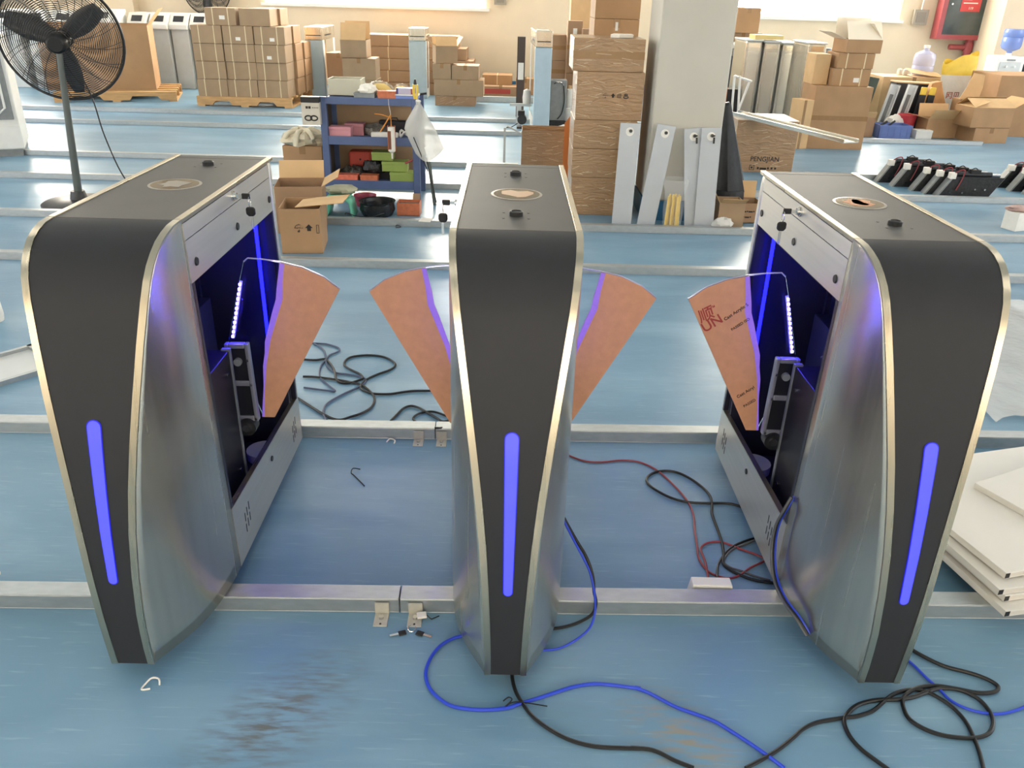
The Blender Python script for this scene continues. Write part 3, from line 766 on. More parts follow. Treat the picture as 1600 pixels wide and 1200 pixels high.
film_gate('pale blue film gate right of the carton pallet', -2.915, 12.27, .25, .94, .8, 0., True)
film_gate('pale blue film gate in front of the long strapped cartons', -1.495, 12.55, .25, .95, .42)
film_gate('pale blue film gate nearest, left of the tall carton tower', .25, 9.74, .19, 1.07, .9, .05)
dkb = tag(MB().box(-.05, .05, 0, .06, 0, .95).obj('dark_board', mat('dark_brown_board', '4b403a', .6), None, loc=(.0, 10.9, 0)), 'narrow dark board standing behind the nearest blue film gate', 'board')
MB().box(-.035, .035, -.002, 0, .45, .65).obj('label_sheet', PAPERW, dkb)

# -- cartons between the film gates
carton('lower carton of the pile right of the first blue film gate', -2.16, 11.70, 0, .46, .4, .34, 0., CARD2)
carton('middle carton of the pile right of the first blue film gate', -2.16, 11.70, .342, .44, .4, .26, .02, CARD2)
carton('carton with raised flap on top of the pile right of the first blue film gate', -2.22, 11.70, .605, .34, .36, .22, .0, CARD2, 'open', flaps='fb', open_ang=(0, 0, 70, 95), flen=.22)
carton('tan carton between the first blue film gate and the carton pile', -2.55, 12.3, 0, .34, .4, .62, 0, CARD3)
for k, (xa, xb, zz, yy, lab) in enumerate(((-2.5, -.62, 0, 13.0, 'bottom'), (-2.45, -.70, .165, 13.05, 'second'), (-2.42, -.72, .33, 13.08, 'third'), (-2.4, -.83, .495, 13.12, 'fourth'), (-2.35, -.96, .66, 13.16, 'top'))):
    carton(f'long flat strapped carton against the back wall, {lab} of its pile', (xa + xb) / 2, yy + .3, zz, xb - xa, .56, .16, 0, CARD3, 'closed', None, 2, group='long flat cartons by the wall')
carton('low wrapped carton at the foot of the small carton heap', -.90, 12.0, 0, .55, .4, .13, 0, CARD3, wrap=True)
carton('wide carton lying across the small carton heap', -.85, 12.0, .132, .68, .42, .21, 0, CARD2)
carton('left carton of the pair on the small carton heap', -1.08, 12.0, .344, .25, .4, .20, 0, CARD2)
carton('right carton of the pair on the small carton heap', -.76, 12.0, .344, .37, .4, .18, 0, CARD2)
carton('small open carton with raised flaps on top of the heap', -1.05, 11.98, .546, .30, .3, .22, .25, CARD2, 'open', open_ang=(140, 125, 60, 130), flen=.14)
carton('strapped flat carton beyond the small carton heap', -.36, 13.45, .15, .46, .4, .14, 0, CARD, 'closed', None, 1)
RLC = carton('low carton with a red label beyond the heap', -.30, 13.2, 0, .64, .4, .15, 0, CARD3)
MB().box(-.27, .15, -.2012, -.2, .045, .115).obj('red_label', INKR, RLC)
carton('small flat carton by the wall, right of the red label carton', .07, 13.5, 0, .28, .3, .24, 0, CARD)

# -- tower of cartons in stretch film beside the column
ZW = [0, .27, .47, .665, .98, 1.19]; XW = [(.385, .81), (.38, .81), (.38, .82), (.385, .845), (.35, .83)]
WN = ['bottom', 'second', 'third', 'fourth', 'topmost']
for k in range(5):
    carton(f'film wrapped brown carton, {WN[k]} of the tower left of the column', (XW[k][0] + XW[k][1]) / 2, 5.86 + .24, ZW[k], XW[k][1] - XW[k][0], .48, ZW[k + 1] - ZW[k] - .002, 0, CARDF, 'closed', 'front' if k == 4 else None, 0, None,
           [('☂ ⬆ ▤ ♨', .035, -.05, .15, INK)] if k == 3 else None, 'film wrapped carton tower', True, name='wrapped_carton')
for k, (zz, hh) in enumerate(((0, .55), (.552, .55), (1.104, .18), (1.286, .34))):
    carton(['lowest', 'second', 'third', 'topmost'][k] + ' carton of the plain stack behind the film wrapped tower', .72, 6.98, zz, .34, .5, hh, 0, CARD, sticker=(.0, hh - .05, .02, .06), group='plain stack behind the tower')
tag(MB().prism([(-.06, -.10), (.0, -.12), (.1, -.06), (.1, .05), (-.02, .06)], 0, .02).obj('folded_paper', PAPERW, None, loc=(.66, 6.05, 1.190)), 'folded white paper lying on top of the film wrapped tower', 'paper')
carton('tall pale carton rising out of the picture behind the narrow cartons', .77, 11.6, 0, .30, .3, 1.8, 0, CARDL, 'closed', None)
for nm, xx, yy, w, hs in (('leftmost', .475, 11.2, .18, (.42, .26, .30)), ('middle', .655, 11.0, .18, (.55, .6)), ('rightmost', .82, 10.8, .17, (.5, .57))):
    z = 0
    for i, h in enumerate(hs):
        carton(f'narrow carton behind the nearest blue film gate, {nm} column, level {["one", "two", "three"][i]}', xx, yy, z, w, .3, h - .003, 0, CARD3, 'closed', 'front' if i else None, 0, (.0, h * .8, .05, .07) if (nm, i) == ('middle', 1) else None, group='narrow cartons in three columns'); z += h
# -- open carton left of the tower, orange sheet
carton('open topped wrapped carton left of the film wrapped tower', .25, 7.64, 0, .45, .34, .34, 0, CARDF, 'open', flaps='', wrap=True)
tag(MB().prism([(-.06, 0), (.06, -.02), (.06, .33), (.02, .33), (-.06, .27)], 0, .006, 'y').obj('kraft_sheet', ORBOARD, None, loc=(.47, 7.28, .26)), 'orange brown sheet leaning on the film wrapped tower', 'sheet')
bpy.data.objects['kraft_sheet'].location = (.44, 7.05, .0); bpy.data.objects['kraft_sheet'].scale = (1, 1, 1.75)

# -- clutter behind the nearest film gate
gm = thing('grey_motor_unit', 'grey drive unit standing behind the nearest blue film gate', 'machine', (.455, 10.2, .0))
MB().box(-.1, .1, 0, .2, .06, .52).obj('case', GREYM, gm, bevel=.008); MB().box(-.12, .12, -.02, .22, 0, .06).obj('foot', MOTOR, gm)
MB().tube(smooth_path([(-.05, -.005, .48), (-.02, -.03, .5), (.03, -.03, .5), (.06, -.005, .46)], 5), .008, 6).obj('handle', CHROME, gm, True)
MB().tube(smooth_path([(.06, -.01, .46), (.075, -.02, .3), (.05, -.02, .15), (0, -.02, .08)], 5), .006, 6).obj('hose', BLACKP, gm, True)
for k, xx in enumerate((.595, .675)):
    r_ = thing('film_roll', ['left', 'right'][k] + ' white wrapped roll beside the grey drive unit', 'roll', (xx, 10.25, .0), 0, 'white wrapped rolls')
    MB().lathe([(.05, 0), (.05, .2), (.038, .21), (.038, .42), (.0, .43)], 16).obj('roll_body', PLASTICW, r_, True); MB().lathe([(.02, .43), (.02, .46), (.0, .46)], 12).obj('core', CARDL, r_, True)
km = thing('small_black_motor', 'small black motor left of the nearest blue film gate', 'motor', (.03, 9.9, 0))
MB().box(-.06, .06, -.02, .1, 0, .02).obj('foot', MOTOR, km); MB().cyl((0, .0, .1), (0, .1, .1), .055, n=20).obj('rotor_case', MOTOR, km, True); MB().box(-.05, .03, .0, .08, .14, .2).obj('terminal_box', BLACKP, km, bevel=.006)
MB().tube(smooth_path([(-.05, .0, .06), (-.12, -.03, .02), (-.18, .0, .008), (-.12, .04, .008)], 5), .005, 6).obj('lead', CABB, km, True)
sb = thing('steel_bracket', 'pale steel bracket sticking out left of the nearest blue film gate', 'bracket', (.0, 10.15, .0))
MB().box(-.12, .14, 0, .04, .22, .25).obj('arm', GREYW, sb); MB().box(-.04, .02, 0, .04, 0, .22).obj('post', GREYW, sb); MB().lathe([(.045, .25), (.05, .32), (.04, .4), (.0, .42)], 14, (.08, .02, 0)).obj('wrapped_head', PLASTICW, sb, True)
ds = thing('metal_strip', 'short steel strip leaning on the open wrapped carton', 'strip', (-.03, 7.62, 0)); MB().box(-.09, .09, -.01, .01, 0, .012, tr(0, 0, .31) @ rot('Y', .45)).obj('bar', GALV, ds); MB().box(-.11, -.09, -.01, .01, 0, .34).obj('leg', GALV, ds)
wb = thing('white_scrap_bag', 'crumpled white bag on the floor right of the nearest blue film gate', 'bag', (.55, 9.75, 0))
carton('pale low carton on the rail right of the nearest blue film gate', .55, 8.9, 0, .34, .2, .11, 0, mat('pale_card', 'c9c4bc', .7), 'closed', None, text=[('◆', .05, .0, .03, INKR)])
lump('body', PLASTICW, wb, .12, .08, .05, seed=3)
# ------------------------------------------------------------------ blue tool rack
SX0, SX1, SY0, SY1 = -1.455, -.735, 6.14, 6.52
rk = thing('tool_rack', 'blue steel tool rack with three loaded shelves', 'shelf', (0, 0, 0))
for xx in (SX0, SX1 - .05):
    for yy in (SY0, SY1 - .04): MB().box(xx, xx + .05, yy, yy + .04, 0, .735).obj('post', BLUES, rk, bevel=.003)
for zz in (.08, .40, .685):
    sh = MB(); sh.box(SX0 + .05, SX1 - .05, SY0 + .012, SY1 - .012, zz + .04, zz + .047); sh.box(SX0 + .05, SX1 - .05, SY0 + .004, SY0 + .014, zz, zz + .062 if zz < .6 else zz + .05); sh.box(SX0 + .05, SX1 - .05, SY1 - .014, SY1 - .004, zz, zz + .05); sh.obj('shelf_tray', BLUES, rk, bevel=.002)
MB().box(SX0 + .05, SX1 - .05, SY1 - .03, SY1 - .022, .13, .69).obj('back_card', CARD2, rk)
MB().box(SX0 + .006, SX0 + .012, SY0 + .04, SY1 - .04, .13, .69).obj('side_card', mat('dark_card', '5d5248', .8), rk)
def sbox(name, label, cat, x, y, z, w, d, h, m, rz=0., lid=None, group=None):
    t = thing(name, label, cat, (x, y, z), rz, group)
    MB().box(-w / 2, w / 2, -d / 2, d / 2, 0, h * .72).obj('tray', m, t, bevel=.002); MB().box(-w / 2 - .002, w / 2 + .002, -d / 2 - .002, d / 2 + .002, h * .72, h).obj('lid', lid or m, t, bevel=.002)
    return t
ZT_ = .735
tn = thing('metal_tin', 'open pale tin on the rack top, left end', 'tin', (-1.28, 6.32, ZT_))
mt = MB(); mt.box(-.12, .12, -.09, -.087, 0, .115); mt.box(-.12, .12, .087, .09, 0, .115); mt.box(-.12, -.117, -.087, .087, 0, .115); mt.box(.117, .12, -.087, .087, 0, .115); mt.box(-.12, .12, -.09, .09, 0, .004); mt.obj('walls', mat('tin_grey', 'b7b6a6', .4, .4), tn)
yb = thing('yellow_foam_bag', 'clear bag of yellow foam on the rack top', 'bag', (-1.04, 6.34, ZT_)); lump('foam', YELL, yb, .085, .06, .052, seed=4, amp=.12); lump('film', PLASTIC, yb, .098, .066, .062, seed=5, amp=.2)
yb = thing('yellow_foam_bag', 'smaller bag of yellow foam right of the large one', 'bag', (-.885, 6.36, ZT_)); lump('foam', YELL, yb, .05, .05, .042, seed=6, amp=.15); lump('film', PLASTIC, yb, .065, .056, .052, seed=7, amp=.25)
tag(lump('white_tissue', FOAMW, None, .065, .05, .04, (0, 0, 0), .4, 8), 'crumpled white tissue on the rack top', 'tissue').location = (-1.105, 6.2, ZT_ + .03)
sbox('grey_tray', 'flat grey tray under the white tissue', 'tray', -1.125, 6.19, ZT_, .15, .09, .032, GREYM)
sbox('orange_parts_box', 'small orange box on the rack top edge', 'box', -.965, 6.18, ZT_, .13, .07, .05, ORANGE, .05)
sbox('blue_parts_box', 'flat blue box at the right end of the rack top', 'box', -.82, 6.2, ZT_, .17, .1, .03, mat('blue_card', '6f86c6', .5), 0, PAPERW)
vb = thing('parts_box', 'white box with red and violet ends on the flat blue box', 'box', (-.83, 6.2, ZT_ + .0305)); MB().box(-.05, .04, -.04, .04, 0, .04).obj('sleeve', mat('pale_lilac', 'b9b3c8', .5), vb); MB().box(.04, .065, -.04, .04, 0, .04).obj('red_end', RED, vb); MB().box(-.065, -.05, -.04, .04, 0, .04).obj('violet_end', mat('violet_card', '4d4a86', .5), vb)
# hanging things
cs = thing('cable_product_box', 'tall pale box printed with a black cable loop hung on the rack side', 'box', (-1.505, 6.10, .545), .05)
MB().box(-.065, .065, -.03, .03, 0, .155).obj('sleeve', mat('pale_print_card', 'c8c2b4', .5), cs, bevel=.002); MB().box(-.066, .066, -.031, .031, .155, .195).obj('black_top', BLACKP, cs, bevel=.002)
for k, xx in enumerate((-.018, .022)): MB().tube([(xx + .024 * math.cos(a), -.0315, .05 + .016 * math.sin(a)) for a in [2 * PI * j / 20 for j in range(20)]], .005, 5, True).obj('printed_loop', BLACKP, cs, True)
text_mesh('print', 'USB CABLE'[:0] + '■■ ▪▪▪▪', .022, INK, cs, tr(-.035, -.0312, .115) @ rot('X', PI / 2))
cg = thing('caulking_gun', 'orange caulking gun with white cartridge hung on the rack front', 'caulking gun', (-.93, 6.09, .32))
MB().lathe([(.0, 0), (.006, .0), (.008, .04), (.026, .055), (.026, .225), (.0, .225)], 18).obj('cartridge', PAPERW, cg, True); MB().box(-.022, .0, -.0275, -.020, .07, .2).obj('cartridge_print', mat('brown_print', '7a4a36', .6), cg)
MB().tube([(-.027, 0, .05), (-.027, 0, .235), (.027, 0, .235), (.027, 0, .05)], .003, 6).obj('cradle', ORANGE, cg); MB().tube([(0, 0, .23), (.0, 0, .31), (-.08, -.01, .19)], .005, 6).obj('handle', mat('orange_steel', 'd08a3c', .4), cg, True); MB().tube([(0, 0, .29), (-.06, -.01, .31), (-.115, -.01, .315)], .004, 6).obj('trigger', mat('orange_steel', 'd08a3c', .4), cg, True); MB().tube([(.0, 0, .31), (-.012, .0, .38), (-.015, .02, .415)], .0015, 5).obj('cord', PAPERW, cg)
pb = thing('clear_plastic_bag', 'large clear bag hanging off the right corner of the rack', 'bag', (-.72, 6.04, .27))
rows = []
for i in range(9):
    t_ = i / 8; zz = .46 - t_ * .36; wl, wr_ = -.01 - .10 * min(1, t_ * 2.2) + .07 * max(0, t_ - .45) * 2, .01 + .17 * t_ ** .9
    rows.append([(wl + (wr_ - wl) * u, .02 * math.sin(u * 9 + i) * (.3 + t_) - .02, zz - .10 * u * (1 - u) * 2 * t_ - (.0 if u < .5 else -.10 * (u - .5) * t_)) for u in [k / 10 for k in range(11)]])
MB().grid(rows).obj('film', mat('hazy_plastic', 'dcdcd6', .3, 0., alpha=.58, bump=.6, bscale=9), pb, True, thick=.001); MB().cyl((-.005, -.01, .44), (.0, -.02, .47), .012, .02, n=10).obj('neck', PLASTICW, pb, True)
MB().tube([(-.04, -.025, .22), (.06, -.03, -.02)], .004, 6).obj('seam', BLACKP, pb)
pl = thing('yellow_pliers', 'yellow handled pliers standing at the right end of the rack top', 'pliers', (-.755, 6.15, ZT_))
for s in (-1, 1): MB().tube([(s * .006, 0, .0), (s * .014, 0, .05), (s * .012, 0, .10)], .009, 8).obj('grip', YELP, pl, True)
MB().prism([(-.012, .1), (.012, .1), (.006, .135), (-.006, .135)], -.006, .006, 'y').obj('jaws', MOTOR, pl)
tb = tag(MB().tube([(-.80, 6.3, .744), (-.69, 6.3, .76)], .008, 8).obj('steel_rod', MOTOR, None), 'short dark rod beside the yellow pliers', 'rod')
tag(MB().tube([(-.66, 6.10, .30), (-.615, 6.02, .0)], .013, 8).obj('dark_pipe', mat('dark_green_pipe', '4a5550', .5), None), 'dark green pipe leaning at the right foot of the rack', 'pipe')
tag(MB().tube([(-.705, 6.08, .46), (-.60, 5.98, .03)], .005, 8).obj('black_rod', BLACKP, None), 'thin black rod under the hanging clear bag', 'rod')
# second shelf
Z2 = .447
sbox('pink_sponge_box', 'pink box at the front left of the middle shelf', 'box', -1.325, 6.23, Z2, .16, .1, .075, PINK)
sbox('pink_sponge_box', 'dusky pink box behind the pink one on the middle shelf', 'box', -1.24, 6.34, Z2, .14, .1, .085, mat('dusky_pink', 'b9808a', .7))
tag(lump('bagged_screws', mat('grey_bagged_parts', '77736c', .3, .2, .4, 40, .6, 40), None, .1, .08, .05, (0, 0, 0), .4, 11), 'clear bag of grey parts in the middle of the middle shelf', 'bag').location = (-1.08, 6.34, Z2)
tp = thing('power_strip', 'white power strip lying on the middle shelf', 'power strip', (-1.0, 6.22, Z2)); MB().box(-.1, .1, -.022, .022, 0, .04).obj('case', PAPERW, tp, bevel=.008); MB().box(-.06, .06, -.014, .014, .04, .042).obj('socket_face', GREYW, tp)
tag(MB().tube([(-.84 + .05 * math.cos(a), 6.25 + .05 * math.sin(a), Z2 + .03 + .02 * math.sin(3 * a)) for a in [2 * PI * k / 24 for k in range(24)]], .008, 7, True).obj('coiled_tube', PLASTICW, None, True), 'milky coiled tube at the right end of the middle shelf', 'tube')
dp = thing('dark_tool_case', 'dark case leaning at the back of the middle shelf', 'case', (-.95, 6.42, Z2)); MB().box(-.12, .12, -.03, .03, 0, .10).obj('shell', BLACK, dp, bevel=.01); MB().tube([(-.03, -.03, .10), (-.02, -.03, .12), (.02, -.03, .12), (.03, -.03, .10)], .005, 6).obj('handle', BLACKP, dp)
# lower shelf
Z3 = .128
sbox('lime_box', 'lime green box, upper left of the three', 'box', -1.03, 6.30, Z3 + .147, .16, .12, .062, GREEN, 0., None, 'lime green boxes'); sbox('lime_box', 'lime green box, middle of the three', 'box', -.935, 6.27, Z3 + .073, .19, .12, .072, GREEN, 0., None, 'lime green boxes'); sbox('lime_box', 'lime green box, lowest and rightmost of the three', 'box', -.875, 6.24, Z3, .18, .13, .072, GREEN, -.05, None, 'lime green boxes')
sbox('grey_parts_box', 'dark box under the lime green boxes', 'box', -1.05, 6.36, Z3, .14, .14, .145, BLACK)
sbox('orange_parts_box', 'left orange box on the lowest shelf', 'box', -1.295, 6.2, Z3, .17, .08, .05, mat('orange_faded', 'd8735a', .5, 0., .15, 40)); sbox('orange_parts_box', 'bright orange box in the middle of the lowest shelf', 'box', -1.125, 6.2, Z3, .13, .08, .05, ORANGE)
rb = thing('red_tool_case', 'red rounded tool case at the back of the lowest shelf', 'case', (-1.22, 6.42, Z3)); MB().box(-.09, .09, -.06, .06, .07, .19).obj('shell', mat('brick_red', 'b5473a', .5), rb, bevel=.02); MB().box(-.1, .1, -.06, .06, 0, .07).obj('box_below', BLACK, rb); MB().cyl((0, -.062, .13), (0, -.058, .13), .008, n=10).obj('latch', BLACKP, rb)
tag(lump('bagged_bolts', mat('dark_bagged_parts', '55534f', .25, .3, .5, 50, .8, 50), None, .1, .07, .055, (0, 0, 0), .5, 13), 'clear bag of dark metal parts on the lowest shelf, left', 'bag').location = (-1.28, 6.31, Z3)
tag(lump('bagged_bolts', mat('black_bagged_parts', '2c2c2e', .25, .1, .3, 50, .8, 50), None, .08, .06, .06, (0, 0, 0), .4, 17), 'black plastic bag on the lowest shelf beside the lime boxes', 'bag').location = (-1.11, 6.28, Z3 + .05)
tag(MB().tube([(-.85, 6.19, .27), (-.76, 6.19, .31)], .008, 8).obj('red_grip', RED, None), 'red tool grip above the lime green boxes', 'tool')
# under and before the rack
stl = thing('plastic_stool', 'low mint green plastic stool beside the rack', 'stool', (-1.24, 5.68, 0))
rows = []
for i in range(7):
    a = PI * i / 6; rows.append([(-.085 * math.cos(a) * 1.05, y_, .03 + .11 * math.sin(a) ** .6) for y_ in (-.09, .09)])
MB().grid([[(-.1, -.09, 0), (-.1, .09, 0)]] + rows + [[(.1, -.09, 0), (.1, .09, 0)]]).obj('leg_arch', TEAL, stl, True, thick=.012); MB().box(-.08, .08, -.095, .095, .135, .15).obj('seat', TEAL, stl, bevel=.01)
tag(lump('cloth_rag', mat('grey_rag', 'a9a890', .9, 0., .2, 10, .4, 40), None, .12, .09, .03, (0, 0, 0), .3, 21), 'pale rag lying on the mint stool', 'rag').location = (-1.24, 5.70, .152)
rbn = thing('red_basin', 'dark red basin under the rack behind the mint stool', 'basin', (-1.12, 5.95, 0)); MB().lathe([(.06, 0), (.08, .08), (.085, .08), (.066, .004), (.0, .004)], 24, cap=False).obj('bowl', mat('dark_red_plastic', '8f3045', .4), rbn, True)
bs = thing('black_bag_basin', 'black plastic lined basin on the floor before the rack', 'basin', (-.99, 5.70, 0))
MB().lathe([(.105, 0), (.125, .04), (.12, .085), (.13, .10), (.11, .095), (.1, .03), (.0, .02)], 28, cap=False).obj('liner', mat('black_liner', '26282b', .25, 0., .3, 30, .8, 30), bs, True); MB().lathe([(.0, .02), (.1, .021), (.1, .022), (0, .023)], 20, cap=False).obj('contents', MOTOR, bs)
ob = thing('open_orange_box', 'orange carton with open flaps on the floor at the right rack foot', 'box', (-.77, 5.74, 0))
mt = MB(); mt.box(-.08, .08, -.06, -.057, 0, .09); mt.box(-.08, .08, .057, .06, 0, .09); mt.box(-.08, -.077, -.057, .057, 0, .09); mt.box(.077, .08, -.057, .057, 0, .09); mt.box(-.08, .08, -.06, .06, 0, .003); mt.obj('walls', ORANGE, ob); MB().box(-.076, .076, -.055, .055, .003, .07).obj('contents', mat('grey_contents', '6c675e', .7, 0., .3, 40, .5, 50), ob); MB().box(.02, .07, .055, .06, .09, .14, rot('X', -.15)).obj('flap', CARD2, ob)
tag(MB().tube(smooth_path([(-1.2, 5.60, .02), (-1.17, 5.50, .055), (-1.08, 5.42, .055), (-.98, 5.42, .055), (-.93, 5.5, .055), (-.93, 5.62, .03)], 6), .0035, 6).obj('cable_loop', CABB, None, True), 'thin black cable loop over the rail before the rack', 'cable')
tag(MB().tube(smooth_path([(-.815, 5.38, .006), (-.80, 5.35, .02), (-.78, 5.36, .006), (-.81, 5.34, .006)], 5), .004, 6).obj('wire_scrap', CABG, None, True), 'small curled wire scrap on the floor before the rack', 'wire')
tag(MB().prism([(-.03, -.04), (.05, -.05), (.06, .05), (-.02, .06)], 0, .002).obj('paper_scrap', PAPERW, None, loc=(-.63, 5.395, .047)), 'white paper scrap on the rail right of the rack', 'paper')
# glove carton and the open carton with raised flap
carton('brown carton left of the rack with gloves heaped on it', -1.64, 6.42, 0, .30, .3, .36, 0, CARD)
gv = thing('cotton_gloves', 'heap of cream cotton gloves on the carton left of the rack', 'gloves', (-1.635, 6.37, .355)); lump('heap', CLOTH, gv, .15, .12, .075, seed=31, amp=.5)
for k in range(7):
    a = 2 * PI * k / 7; MB().tube(smooth_path([(.05 * math.cos(a), .04 * math.sin(a) - .02, .11), (.11 * math.cos(a), .1 * math.sin(a) - .03, .10), (.15 * math.cos(a), .13 * math.sin(a) - .03, .06 - .05 * (k % 2))], 4), lambda q: .022 - .008 * q, 8).obj('glove_finger', CLOTH, gv, True)
carton('open carton with one flap bent towards the mint stool', -1.30, 4.86, 0, .24, .30, .27, .12, CARD, 'open', flaps='', text=[('☂⬆▯', .05, -.04, .14, INK)])
ocx = thing('carton_flap_sheet', 'loose tan cardboard sheet lying over the open carton', 'cardboard', (-1.20, 4.92, .272)); MB().box(-.13, .16, -.12, .10, 0, .004, rot('Y', -.12)).obj('sheet', CARDL, ocx)
carton('flattened brown carton behind the open carton with the tan sheet', -1.42, 5.30, 0, .30, .28, .30, .15, CARD3, 'open', flaps='rb', open_ang=(0, 150, 0, 120), flen=.12)

# ------------------------------------------------------------------ by the column
def cover_strip(label, x, y, w, h, lean, roll, key):
    t = thing('cover_strip', label, 'panel', (x, y, 0), 0, 'grey cover strips leaning by the column')
    M_ = rot('X', -lean) @ rot('Y', roll)
    MB().box(-w / 2, w / 2, 0, .012, 0, h, M_).obj('sheet', mat('grey_powder_sheet', 'b3b7ba', .35, 0., .03, 6), t, bevel=.002)
    c = MB().cyl((0, -.001, h - .055), (0, .0, h - .055), .028, n=18); c.v = [tuple(M_ @ Vector(v)) for v in c.v]; c.obj('sticker', PAPERW, t)
    c = MB().cyl((.005, -.012, h - .05), (.005, .0, h - .05), .011, n=14); c.v = [tuple(M_ @ Vector(v)) for v in c.v]; lk = c.obj('lock', MOTOR, t, True)
    if key:
        c = MB().box(-.004, .02, -.03, -.012, h - .055, h - .045).box(.008, .02, -.03, -.024, h - .10, h - .06); c.v = [tuple(M_ @ Vector(v)) for v in c.v]; c.obj('key', BLACKP, lk)
    return t
cover_strip('grey cover strip leaning on the film wrapped tower, leftmost of four', .735, 5.60, .135, .68, .10, .02, False)
cover_strip('grey cover strip tilted to the right, second of four', .905, 5.60, .125, .68, .10, .13, False)
cover_strip('grey cover strip partly behind its neighbour, third of four', 1.245, 5.615, .13, .66, .10, -.10, True)
cover_strip('grey cover strip in front at the column, rightmost of four', 1.31, 5.595, .135, .665, .10, -.02, True)
ye = thing('yellow_rod_bag', 'clear bag of yellow rods standing before the column', 'bag', (1.085, 5.60, 0))
for k in range(9): MB().cyl((-.05 + .012 * k, -.02 + .012 * (k % 3), .0), (-.04 + .010 * k, -.01 + .01 * (k % 3), .21 + .015 * (k % 2)), .007, n=8).obj('rod', YELL, ye, True)
MB().lathe([(.062, 0), (.072, .1), (.07, .24), (.09, .31), (.085, .33)], 18, cap=False).obj('film', PLASTIC, ye, True)
bb = thing('black_cloth_bag', 'black folded fabric bag leaning at the right side of the column', 'bag', (1.52, 6.0, 0))
rows = []
for i in range(11):
    t_ = i / 10; z = .78 - .60 * t_; w = .028 + .10 * t_; cx = -.06 + .09 * t_
    rows.append([(cx + w * math.cos(a) + .012 * t_ * math.sin(5 * a), .75 * w * math.sin(a) + .014 * t_ * math.cos(6 * a), z) for a in [2 * PI * k / 22 for k in range(23)]])
MB().grid(rows).obj('cloth', BAGB, bb, True); MB().cyl((-.06, 0, .77), (-.065, 0, .79), .026, .018, n=10).obj('tip', BLACKP, bb, True)
MB().lathe([(.12, .0), (.125, .09), (.118, .19), (0, .19)], 18, (.03, 0, 0)).obj('folded_foot', BAGB, bb, True)
carton('small open carton at the foot of the black fabric bag', 1.50, 5.72, 0, .18, .2, .17, 0, CARD2, 'open', flaps='fl', open_ang=(120, 0, 150, 0), flen=.08)
carton('small lettered carton right of the black fabric bag', 1.66, 5.85, 0, .17, .2, .14, 0, CARD3, 'open', flaps='b', open_ang=(0, 0, 0, 95), flen=.12, text=[('▪▬▪▬▪', .03, -.07, .075, INK), ('▪▪▬▪', .03, -.06, .035, INK)])
tag(lump('crumpled_plastic', PLASTICW, None, .065, .06, .05, (0, 0, 0), .4, 41), 'crumpled white plastic bag at the column foot', 'bag').location = (1.44, 5.58, 0)
tag(lump('foam_scrap', FOAMW, None, .015, .015, .012, (0, 0, 0), .3, 43), 'tiny white foam scrap by the small lettered carton', 'scrap').location = (1.575, 5.56, 0)
carton('film wrapped carton with lettering right of the column', 2.26, 7.90, 0, .56, .5, .46, 0, CARDF, 'closed', None, 0, None, [('PENGJIAN', .06, -.12, .10, INK), ('▣ ▪▬▪▪▪', .06, -.12, .02, INK)], None, True, name='wrapped_carton')
# aluminium beam resting on the wrapped carton
bm = thing('aluminium_beam', 'silver channel beam resting on the film wrapped carton', 'beam', (2.265, 7.18, .475), math.atan2(6.392 - 7.969, 2.54 - 1.991))
q = MB(); q.box(-.83, .83, -.07, .07, 0, .006); q.box(-.83, .83, -.07, -.064, .006, .03); q.box(-.83, .83, .064, .07, .006, .03); q.obj('channel', mat('polished_aluminium', 'cfcfca', .2, 1.), bm, bevel=.001)
MB().box(-.83, .83, -.03, .03, .006, .012).obj('inner_rib', STEEL_H, bm)

# ------------------------------------------------------------------ right rear group
def steel_case(label, x, y, w, h, d, rz=0.):
    t = thing('steel_gate_case', label, 'turnstile', (x, y, 0), rz, 'stainless gate cases in film')
    MB().box(-w / 2, w / 2, 0, d, 0, h).obj('shell', STEEL, t, bevel=.03); MB().box(-w / 2 - .004, w / 2 + .004, -.004, d, h - .012, h + .006).obj('top_lid', GREYW, t, bevel=.004)
    MB().box(-w * .32, w * .32, -.003, .0, .1, h - .12).obj('front_inset', STEEL_H, t)
    rows = [[(-w / 2 - .004 + (w + .008) * u, -.012 + .008 * math.sin(u * 14 + k), .02 + (h - .1) * k / 8) for u in [i / 8 for i in range(9)]] for k in range(9)]
    MB().grid(rows).obj('film', PLASTIC, t, True)
    return t
steel_case('stainless gate case in film, leftmost behind the beam', 2.80, 10.56, .2, 1.0, .6); steel_case('stainless gate case in film, second from the left', 3.02, 10.56, .2, .99, .6)
steel_case('stainless gate case in film, third from the left', 3.24, 10.56, .2, .98, .6); steel_case('grey edged gate case, rightmost of the row', 3.30, 9.78, .2, 1.02, .6)
carton('yellowed flat carton on the stainless gate cases', 2.98, 10.75, 1.007, .34, .3, .05, .0, mat('yellow_card', 'd9c486', .7), 'closed', None)
for k, (xx, zz, hh, lab) in enumerate(((2.85, .48, .36, 'left'), (3.94, .47, .42, 'right'))):
    c_ = thing('black_case', f'black equipment case {lab} of the stainless gate cases', 'case', (xx, 11.35, 0), 0, 'black equipment cases'); MB().box(-.16, .16, 0, .4, .0, zz + hh - .07).obj('shell', mat('slate_case', '474d55', .5, .1), c_, bevel=.004)
    for s in (-.07, .07): MB().cyl((s, .1, zz + hh - .07), (s, .1, zz + hh), .035, n=12).obj('fitting', GREYM, c_, True)
    for q_ in ((-.1, .55), (.05, .6), (.11, .7)): MB().cyl((q_[0], -.006, q_[1]), (q_[0], 0, q_[1]), .008, n=8).obj('stud', CHROME, c_)
